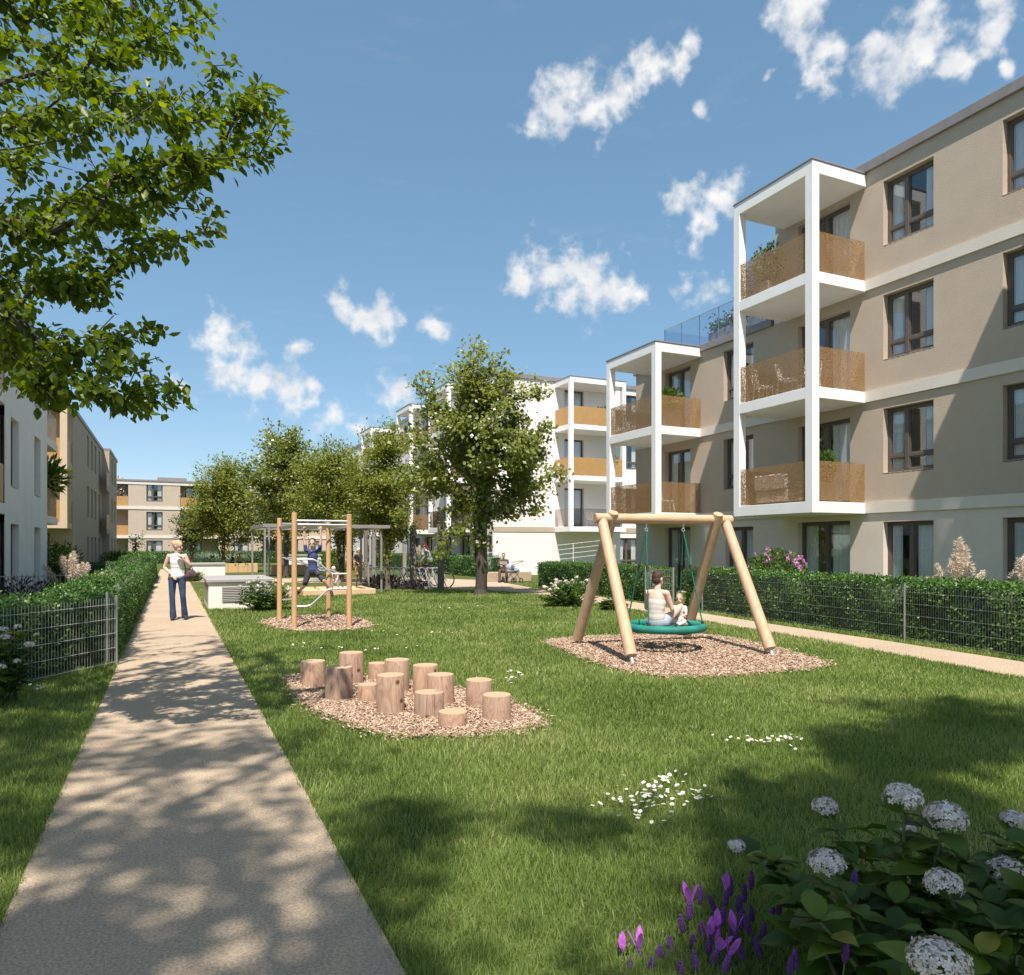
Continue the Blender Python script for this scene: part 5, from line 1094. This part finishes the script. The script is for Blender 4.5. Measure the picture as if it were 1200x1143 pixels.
# ------------------------------------------------------------------ people
def skin_mesh(name, build, mt, parent, voxel=.008, it=9):
    """solid lumps fused into one continuous surface"""
    mb = MB(); build(mb); me = bpy.data.meshes.new(name); me.from_pydata(mb.v, [], mb.f)
    bm = bmesh.new(); bm.from_mesh(me); bmesh.ops.recalc_face_normals(bm, faces=bm.faces); bm.to_mesh(me); bm.free()
    o = bpy.data.objects.new('tmp', me); COL.objects.link(o); r = o.modifiers.new('r', 'REMESH'); r.mode = 'VOXEL'; r.voxel_size = voxel
    s = o.modifiers.new('s', 'SMOOTH'); s.factor = .5; s.iterations = it
    dg = bpy.context.evaluated_depsgraph_get(); m2 = bpy.data.meshes.new_from_object(o.evaluated_get(dg)); bpy.data.objects.remove(o); m2.name = name
    m2.shade_smooth(); return link(name, m2, mt, parent, None, True)
def chain(mb, pts):
    for (a, ra), (b, rb) in zip(pts[:-1], pts[1:]): mb.tube(a, b, ra, rb, n=14)
    for p, r in pts: mb.ball(p, r, None, 14, 10)
V = Vector
def person(label, loc, rotz, J, s=1.0, skin='skin', top='blouse', bottom='jeans', hair='brown', shoe='shoe', sleeve=0, leg='long', hairstyle='short', flare=False, voxel=.008, hem=.0, girth=1.0, group=None, bare=False, tattoo=False):
    """figure facing -y in its own frame; J holds the joints in metres for an adult (scaled by s)"""
    t = thing('person', label, 'person', loc, rotz, group)
    D = dict(pel=(0,0,.93), wai=(0,.0,1.10), che=(0,-.01,1.28), nk=(0,.01,1.44), hd=(0,-.02,1.595), face=(0,-1,0), shL=(-.165,0,1.39), shR=(.165,0,1.39), elL=(-.22,.02,1.12), elR=(.22,.02,1.12), wrL=(-.2,-.05,.87), wrR=(.2,-.05,.87),
             hpL=(-.09,0,.90), hpR=(.09,0,.90), knL=(-.10,-.03,.49), knR=(.10,-.03,.49), anL=(-.10,.03,.08), anR=(.10,.03,.08), toL=(-.11,-.14,.03), toR=(.11,-.14,.03)); D.update(J)
    j = {k: V(v)*s for k, v in D.items()}; g = girth
    f = j['face'].normalized(); up = (j['hd']-j['nk']).normalized(); f = (f-up*f.dot(up)).normalized(); sd = f.cross(up); HM = Matrix((sd, f, up)).transposed(); hs_ = s if s > .8 else s**.55; hd = j['hd']
    ax = (j['nk']-j['pel']).normalized(); sx = (j['shR']-j['shL']).normalized(); bk = ax.cross(sx).normalized(); TM = Matrix((sx, bk, ax)).transposed()
    def head(mb):
        mb.ball(hd+HM @ V((0, -.012, .03))*hs_, V((.074, .092, .095))*hs_, HM, 18, 14); mb.ball(hd+HM @ V((0, .028, -.05))*hs_, V((.054, .058, .062))*hs_, HM, 14, 10)
        mb.tube(hd+HM @ V((0, .082, .022))*hs_, hd+HM @ V((0, .104, -.016))*hs_, .009*hs_, .014*hs_, n=8); mb.ball(hd+HM @ V((0, .078, -.052))*hs_, V((.024, .012, .012))*hs_, HM, 8, 6)
        for q in (-1, 1): mb.ball(hd+HM @ V((q*.076, -.012, .0))*hs_, V((.012, .022, .032))*hs_, HM, 8, 6)
        chain(mb, [(j['nk']-up*.05*s, .062*s*g), (hd-up*.07*hs_, .050*hs_)])
    def hand(mb, el, wr, q):
        d = (wr-el).normalized(); u = d.cross(V((0, 0, 1)) if abs(d.z) < .8 else V((0, -1, 0))).normalized(); w = u.cross(d); k = s*(1 if s > .8 else 1.12)
        mb.ball(wr+d*.045*k, V((.040, .016, .046))*k, Matrix((u, w, d)).transposed(), 10, 8)
        for i, L in enumerate((.062, .070, .066, .052)):
            b = wr+d*.082*k+u*(-.027+.018*i)*k; m = b+d*L*.5*k-w*.010*k; e = m+d*L*.38*k-w*.022*k; chain(mb, [(b-d*.02*k, .0095*k), (m, .0085*k), (e, .0075*k)])
        b = wr+d*.025*k-u*.034*k*q; chain(mb, [(b, .012*k), (b-u*.028*q*k+d*.03*k, .010*k), (b-u*.036*q*k+d*.055*k, .008*k)])
    def limbs(mb):
        for q, S_ in ((-1, 'L'), (1, 'R')):
            sh, el, wr = j['sh'+S_], j['el'+S_], j['wr'+S_]
            chain(mb, [(sh, .050*s*g), (sh.lerp(el, .5), .045*s*g), (el, .037*s*g), (el.lerp(wr, .35), .037*s*g), (wr, .024*s*g)]); hand(mb, el, wr, q)
            hp, kn, an, to = (j[k+S_] for k in ('hp', 'kn', 'an', 'to'))
            chain(mb, [(hp, .086*s*g), (hp.lerp(kn, .5), .072*s*g), (kn, .054*s*g), (kn.lerp(an, .32), .052*s*g), (an, .036*s*g)]); chain(mb, [(an-V((0, 0, .02))*s, .038*s), (to, .030*s)])
    def torso(mb, m=0, low=0):
        mb.ball(j['che'], V((.150*g, .105*g, .165))*s+V((m, m, m)), TM, 16, 12); mb.ball(j['wai'], V((.128*g, .092*g, .13))*s+V((m, m, m)), TM, 16, 12); mb.ball(j['che'].lerp(j['wai'], .5), V((.138*g, .098*g, .13))*s+V((m, m, m)), TM, 16, 12); mb.ball(j['wai'].lerp(j['pel'], .5), V((.138*g, .098*g, .12))*s+V((m, m, m))*.8, TM, 16, 12)
        bare_arm = m > 0 and not sleeve; e_ = .86 if bare_arm else 1; n_ = j['nk']-ax*(.075 if bare_arm else .045)*s; ra_ = .050*s*g+m*.5 if bare_arm else .052*s*g+m*.6
        chain(mb, [(n_.lerp(j['shL'], e_), ra_), (n_, .055*s+m*.3), (n_.lerp(j['shR'], e_), ra_)])
    def pelvis(mb, m=0):
        mb.ball(j['pel'], V((.160*g, .112*g, .115))*s+V((m, m, m)), TM, 16, 12); chain(mb, [(j['hpL'], .095*s*g+m), (j['hpR'], .095*s*g+m)])
    skin_mesh('body', lambda mb: (head(mb), limbs(mb), torso(mb), pelvis(mb)), M[skin], t, voxel*.8, 2)
    def shirt(mb):
        torso(mb, .013*s); mb.ball(j['wai'].lerp(j['pel'], .55), V((.140*g, .102*g, .13))*s+V((.014,)*3)*s, TM, 16, 12)
        if hem: mb.ball(j['pel']+ax*.03*s, V((.166*g, .12*g, .09))*s+V((hem,)*3)*s, TM, 16, 10)
        for S_ in 'LR':
            sh, el, wr = j['sh'+S_], j['el'+S_], j['wr'+S_]
            if sleeve >= 1: chain(mb, [(sh, .062*s*g), (el, .050*s*g), (el.lerp(wr, .9), .037*s*g)])
            elif sleeve > 0: chain(mb, [(sh, .063*s*g), (sh.lerp(el, sleeve), .058*s*g)])
    if bare:                                                            # strapless top: stops under the arms
        skin_mesh('top', lambda mb: (mb.ball(j['che']-ax*.05*s, V((.150*g, .105*g, .13))*s+V((.012,)*3)*s, TM, 16, 12), mb.ball(j['wai'], V((.128*g, .092*g, .13))*s+V((.012,)*3)*s, TM, 16, 12), mb.ball(j['che'].lerp(j['wai'], .5)-ax*.02*s, V((.142*g, .10*g, .13))*s+V((.012,)*3)*s, TM, 16, 12), mb.ball(j['wai'].lerp(j['pel'], .5), V((.142*g, .104*g, .13))*s+V((.012,)*3)*s, TM, 16, 12)), M[top], t, voxel, 16)
    else: skin_mesh('top', shirt, M[top], t, voxel)
    def trousers(mb):
        pelvis(mb, .010*s)
        for S_ in 'LR':
            hp, kn, an = j['hp'+S_], j['kn'+S_], j['an'+S_]
            if leg == 'long': chain(mb, [(hp, .098*s*g), (hp.lerp(kn, .5), .084*s*g), (kn, .066*s*g), (kn.lerp(an, .5), .066*s*g), (an+(kn-an).normalized()*.01, (.078 if flare else .052)*s*g)])
            else: chain(mb, [(hp, .100*s*g), (hp.lerp(kn, .4 if leg == 'knee' else .15), .094*s*g), (hp.lerp(kn, .85 if leg == 'knee' else .22), .084*s*g)])
    skin_mesh('trousers' if leg == 'long' else 'shorts', trousers, M[bottom], t, voxel)
    for S_ in 'LR':
        if shoe:
            an, to = j['an'+S_], j['to'+S_]; skin_mesh('shoe', lambda mb: (chain(mb, [(an-V((0, 0, .015))*s, .046*s), (an.lerp(to, .55), .044*s), (to, .037*s)]), mb.ball(an.lerp(to, -.12)-V((0, 0, .03))*s, .038*s)), M[shoe], t, voxel)
    def hairm(mb):
        mb.ball(hd+HM @ V((0, -.028, .048))*hs_, V((.083, .092, .090))*hs_, HM, 18, 14)
        if hairstyle in ('tied', 'bun', 'long'): mb.ball(hd+HM @ V((0, -.045, -.01))*hs_, V((.076, .065, .075))*hs_, HM, 14, 10)
        if hairstyle == 'tied': mb.ball(hd+HM @ V((0, -.06, .03))*hs_, V((.09, .085, .095))*hs_, HM, 14, 10); mb.ball(hd+HM @ V((.01, -.125, .045))*hs_, .052*hs_, None, 12, 8); chain(mb, [(hd+HM @ V((-.03, -.09, .0))*hs_, .035*hs_), (hd+HM @ V((-.05, -.09, -.10))*hs_, .032*hs_), (hd+HM @ V((-.07, -.02, -.17))*hs_, .018*hs_)])
        if hairstyle == 'bun': mb.ball(hd+HM @ V((0, -.085, .10))*hs_, .042*hs_, None, 12, 8)
        if hairstyle == 'long': chain(mb, [(hd+HM @ V((0, -.06, -.02))*hs_, .06*hs_), (hd+HM @ V((.02, -.10, -.14))*hs_, .05*hs_), (hd+HM @ V((.03, -.15, -.2))*hs_, .025*hs_)])
    skin_mesh('hair', hairm, M[hair], t, voxel)
    for q in (-1, 1): MB().ball(hd+HM @ V((q*.030, .076, .012))*hs_, V((.012, .006, .007))*hs_, HM, 8, 6).build('eye', M['eye'], t, smooth=True, local=True)
    MB().ball(hd+HM @ V((0, .089, -.050))*hs_, V((.022, .006, .007))*hs_, HM, 8, 6).build('mouth', M['lip'], t, smooth=True, local=True)
    t['_J'] = 0; del t['_J']
    return t, j
# woman walking towards the viewer on the path
wl_ = (.13, 18.3, .012)
w_, jw = person('blonde woman in a white sleeveless blouse and flared jeans walking on the path', wl_, -.05,
    dict(pel=(-.01,0,.93), face=(.80,-.62,0), hd=(.03,-.03,1.60), elL=(-.255,.04,1.14), wrL=(-.09,-.15,.985), elR=(.25,-.02,1.19), wrR=(.10,-.13,1.34), knL=(-.095,-.05,.50), anL=(-.075,-.03,.075), toL=(-.09,-.19,.035), knR=(.12,-.05,.50), anR=(.155,.04,.075), toR=(.18,-.11,.035)),
    1.03, 'skin_fair', 'blouse', 'jeans', 'blond', 'shoe', 0, 'long', 'tied', True, .007, .018, .90)
bgt = thing('handbag', 'dark brown shoulder bag hanging at the side of the walking woman', 'bag', (wl_[0]+.27, wl_[1]+.0, 1.04)); B = lambda mb, nm: mb.build(nm, M['bag'], bgt, smooth=True, local=True)
skin_mesh('body', lambda mb: (mb.ball((0,.02,.0),(.13,.07,.11)), mb.ball((-.05,.02,-.04),(.10,.07,.08)), mb.ball((.07,.02,-.03),(.08,.06,.08))), M['bag'], bgt, .01)
B(MB().path([(-.09,.0,.08),(-.12,-.03,.24),(-.12,-.03,.36),(-.09,.04,.40),(-.03,.08,.28),(.06,.05,.09)], .012, 8), 'strap')
# woman and toddler in the basket
q = BC+Vector((-.12, -.02, -.02)); dirw = V((.9086, -.4177, 0))*.55+V((.4177, .9086, 0))*.84
RZ = atan2(dirw.x, -dirw.y)
person('dark haired woman in a pale top sitting in the basket swing, seen from behind', q, RZ,
    dict(pel=(0,.10,.10), wai=(0,.11,.27), che=(0,.09,.45), nk=(0,.06,.61), hd=(.0,.03,.765), face=(-.35,-1,-.15), shL=(-.165,.08,.555), shR=(.165,.08,.555), elL=(-.225,.02,.31), elR=(.22,-.02,.31), wrL=(-.16,-.19,.22), wrR=(.10,-.22,.2),
         hpL=(-.10,.05,.10), hpR=(.10,.05,.10), knL=(-.24,-.30,.33), knR=(.20,-.36,.13), anL=(-.20,-.52,.05), anR=(-.04,-.45,.07), toL=(-.22,-.60,.02), toR=(-.16,-.5,.05)),
    1.0, 'skin_fair', 'beige_top', 'denim', 'brown', None, 0, 'short', 'bun', False, .007, 0, .92, None, True)
tq = BC+V((.9086, -.4177, 0))*.25+V((.4177, .9086, 0))*.06
person('toddler with sandy hair in pale clothes sitting in the basket swing', tq, -1.0,
    dict(pel=(0,.05,.16), wai=(0,.05,.33), che=(0,.04,.52), nk=(0,.02,.70), hd=(0,-.01,.94), face=(.25,-1,-.05), shL=(-.19,.04,.64), shR=(.19,.04,.64), elL=(-.27,-.08,.42), elR=(.27,-.08,.42), wrL=(-.18,-.28,.36), wrR=(.18,-.28,.36), hpL=(-.12,.02,.16), hpR=(.12,.02,.16), knL=(-.30,-.32,.18), knR=(.30,-.32,.18), anL=(-.16,-.58,.10), anR=(.16,-.58,.10), toL=(-.16,-.66,.16), toR=(.16,-.66,.16)),
    .46, 'skin_fair', 'babywear', 'babywear', 'sandy', 'babywear', .6, 'long', 'short', False, .006, 0, 1.15)
# boy hanging from the bars
person('boy in a dark blue shirt hanging by his hands from the climbing frame', (2.80, 16.45, .44), -.40,
    dict(pel=(0,0,.86), wai=(0,0,1.04), che=(0,-.01,1.24), nk=(0,.0,1.42), hd=(0,-.03,1.60), face=(.1,-1,-.1), shL=(-.18,0,1.42), shR=(.18,0,1.42), elL=(-.23,-.01,1.72), elR=(.23,-.01,1.72), wrL=(-.22,-.02,1.965), wrR=(.22,-.02,1.965), hpL=(-.10,0,.84), hpR=(.10,0,.84), knL=(-.20,-.10,.46), knR=(.34,-.18,.60), anL=(-.42,.22,.30), anR=(.50,.02,.30), toL=(-.52,.24,.20), toR=(.55,-.1,.20)),
    .80, 'skin', 'boyshirt', 'boyshort', 'dark', 'shoe', .4, 'knee', 'short', False, .007, .01, .88)
# man on the wall
mx_, my_ = P2(590, 34.3)
person('man in dark brown clothes sitting on the low wall with an open paper', (mx_, my_, .0), -.43,
    dict(pel=(0,.05,.56), wai=(0,.04,.73), che=(0,.01,.91), nk=(0,-.02,1.08), hd=(0,-.07,1.235), face=(0,-1,-.35), shL=(-.18,-.01,1.02), shR=(.18,-.01,1.02), elL=(-.25,-.08,.77), elR=(.25,-.08,.77), wrL=(-.12,-.32,.78), wrR=(.14,-.32,.78), hpL=(-.10,.02,.54), hpR=(.10,.02,.54), knL=(-.17,-.38,.54), knR=(.14,-.38,.54), anL=(-.18,-.38,.09), anR=(.15,-.40,.09), toL=(-.19,-.54,.04), toR=(.16,-.56,.04)),
    1.0, 'skin', 'brownshirt', 'brownpant', 'dark', 'shoe', 1, 'long', 'short', False, .011)
pp_ = MB().poly([(-.17,-.40,.86),(0,-.36,.83),(.17,-.40,.86),(.17,-.46,1.0),(0,-.43,.98),(-.17,-.46,1.0)], [(0,1,4,5),(1,2,3,4)]); po = pp_.build('newspaper', M['whiteshirt'], None, (mx_, my_, 0), local=True); po.rotation_euler = (0, 0, -.43); tag(po, 'open white paper held by the seated man', 'newspaper')
# woman on the bicycle (faces +x of the bicycle)
person('red haired woman in a blue grey jacket riding a bicycle to the left', (CYC[0], CYC[1], .01), CYR+pi/2,
    dict(pel=(0,.26,1.04), wai=(0,.22,1.20), che=(0,.14,1.37), nk=(0,.05,1.53), hd=(0,.0,1.69), face=(0,-1,-.1), shL=(-.17,.10,1.47), shR=(.17,.10,1.47), elL=(-.24,-.08,1.27), elR=(.24,-.08,1.27), wrL=(-.24,-.26,1.09), wrR=(.24,-.26,1.09), hpL=(-.09,.22,1.0), hpR=(.09,.22,1.0), knL=(-.12,-.10,.80), knR=(.12,-.02,.62), anL=(-.12,.10,.50), anR=(.12,.06,.24), toL=(-.12,-.05,.44), toR=(.12,-.09,.19)),
    1.0, 'skin_fair', 'bluejacket', 'blackpant', 'red', 'shoe', 1, 'long', 'long', False, .011)
# children and a parent by the sandpit, children at the far bench
CH = dict(pel=(0,0,.93))
x_, y_ = P2(420, 30.5)
person('grown-up in a dark brown top and orange shorts standing at the sandpit', (x_, y_, 0), .5, dict(wrL=(-.12,-.25,1.0), wrR=(.15,-.28,.98)), .93, 'orangeskin', 'brownshirt', 'orangeskin', 'hatc', 'shoe', .4, 'knee', 'short', False, .012)
x_, y_ = P2(393, 26.3)
person('child with a cream sun hat crouching in the sandpit', (x_, y_, .13), -.6,
    dict(pel=(0,.20,.42), wai=(0,.12,.56), che=(0,.0,.72), nk=(0,-.10,.86), hd=(0,-.20,1.0), face=(.2,-1,-.5), shL=(-.17,-.08,.80), shR=(.17,-.08,.80), elL=(-.22,-.25,.55), elR=(.22,-.25,.55), wrL=(-.15,-.42,.35), wrR=(.15,-.42,.35), hpL=(-.10,.16,.40), hpR=(.10,.16,.40), knL=(-.17,-.22,.52), knR=(.17,-.22,.52), anL=(-.15,.02,.08), anR=(.15,.02,.08), toL=(-.16,-.13,.03), toR=(.16,-.13,.03)),
    .72, 'skin', 'orangeskin', 'whiteshirt', 'hatc', 'shoe', .4, 'long', 'short', False, .010)
x_, y_ = P2(283, 48.9)
person('child in a yellow shirt behind the far timber bench', (x_, 53.35, 0), .1, dict(wrL=(-.12,-.25,1.0)), .70, 'skin', 'yellowshirt', 'boyshort', 'dark', 'shoe', .4, 'long', 'short', False, .014)
x_, y_ = P2(274, 48.9)
person('child in a dark shirt behind the far timber bench', (x_, 53.45, 0), -.5, dict(wrR=(.12,-.25,1.0)), .66, 'skin', 'boyshirt', 'boyshort', 'brown', 'shoe', .4, 'long', 'short', False, .014)
# ------------------------------------------------------------------ lawn blades and daisies
def blades(n_cam):
    n = n_cam; lo, hi = 2.0, 46.0; e = -.55                          # more blades where the eye is near
    u = RNG.random(n); d = (lo**(1+e)+u*(hi**(1+e)-lo**(1+e)))**(1/(1+e))
    sx = RNG.uniform(-1, 1, n)*(.76*d+1.7)
    x = sx*CY+d*SY; y = -sx*SY+d*CY
    ed = np.abs(RNG.normal(size=n))*.014; keep = ~((x > PL+ed) & (x < PR-ed) & (y < 60))
    for pl in (RP, CHIP1, CHIP2, CHIP3): keep &= ~pip(pl, x, y)
    keep &= ~((y > 30.5) & (x > .82)) & ~((x > 15.5)) & ~((x < -4.1)) & ~((x > 4) & (x < 6.5) & (y > 25.3) & (y < 27.5)) & ~((x > .88) & (x < 2.5) & (y > 20.9) & (y < 23.6))
    keep &= ~((x > 11.9) & (y < 27) & (x > 11.5+(y-6.8)*.1)) 
    x, y, d = x[keep], y[keep], d[keep]; n = len(x)
    tuft = .5+.5*np.sin(x*5.1+1.3*np.sin(y*3.7))*np.sin(y*4.3+1.1*np.sin(x*2.9))
    h = (.032+.028*RNG.random(n))*(.85+.4*tuft)*(1+.25*np.clip(d/20, 0, 1)); w = (.0023+.0020*RNG.random(n))*np.clip(.9+(d-2.5)*.30, 1, 7)
    a = RNG.random(n)*6.283; zz = np.column_stack([RNG.normal(size=n)*.22, RNG.normal(size=n)*.22, np.ones(n)])
    X = np.column_stack([np.cos(a), np.sin(a), np.zeros(n)]); zz = nrmz(zz); X = nrmz(X-(X*zz).sum(1, keepdims=True)*zz); Yv = np.cross(zz, X)
    B = np.stack([X, Yv, zz], -1); lean = RNG.uniform(.4, 1.5, n)
    sc = np.column_stack([h*lean, w, h])
    rn = np.clip(.25+.5*RNG.random(n)+.25*(RNG.random(n) > .93), 0, 1)
    return scatter('grass', BLADE, np.column_stack([x, y, np.zeros(n)]), B, sc, M['grass'], None, rn)
kind(blades(1120000), 'stuff')
# bare earth pushed over the path edge here and there
dm = MB(); n = 9
for k in range(n):
    a = 2*pi*k/n; dm.poly([(0, 0, .0025), (.011*cos(a-.28), .011*sin(a-.28), .004), (.017*cos(a), .017*sin(a), .003), (.011*cos(a+.28), .011*sin(a+.28), .004)], [(0, 1, 2, 3)])
dm.mi = 1; dm.ball((0, 0, .003), (.005, .005, .003), None, 8, 5); dm.mi = 2; dm.tube((0, 0, -.06), (0, 0, .002), .0012, n=5)
dz = dm.build('daisy', [M['petal_daisy'], M['yellow'], M['stem']], None, (0, 0, 0)); tag(dz, 'x', 'daisy')
PATCH = [((745,942),68,22,115,'small white daisy in the nearest patch on the lawn'),((886,879),58,7,55,'small white daisy in the narrow strip of flowers on the right of the lawn'),((822,942),12,8,6,'small white daisy in the nearest patch on the lawn'),
 ((600,798),24,9,22,'small white daisy beside the right end of the log stumps'),((490,747),34,3,16,'small white daisy in the thin line behind the log stumps'),((560,715),45,3,14,'small white daisy far back on the lawn near the lone tree'),
 ((395,760),40,4,8,'small white daisy in the thin line behind the log stumps'),((28,811),26,7,18,'small white daisy in the shade at the left fence'),((465,765),60,4,14,'small white daisy in the thin line behind the log stumps')]
first = True; cell = {}
for (px, py), rx, ry, n, lb in PATCH:
    sub = [(random.gauss(0, .5), random.gauss(0, .5)) for _ in range(max(3, n//6))]
    for i in range(n):
        c = random.choice(sub); q = (px+rx*(c[0]+random.gauss(0, .25)), py+ry*(c[1]+random.gauss(0, .25))); d = EYE*FPX/(q[1]-HOR); p = P(q[0], q[1], d)
        if PL < p.x < PR or pip(CHIP2, np.array([p.x]), np.array([p.y]))[0] or pip(CHIP3, np.array([p.x]), np.array([p.y]))[0]: continue
        o = dz if first else dz.copy(); 
        if not first: COL.objects.link(o)
        first = False; o.location = (p.x, p.y, random.uniform(.055, .085)); o.rotation_euler = (random.gauss(-.1, .3), random.gauss(0, .3), random.uniform(0, 6.28)); s_ = random.uniform(.75, 1.1)*(1.35 if d > 9 else 1); o.scale = (s_,)*3
        o['label'] = lb; o['group'] = lb.replace('small white daisy', 'daisies')
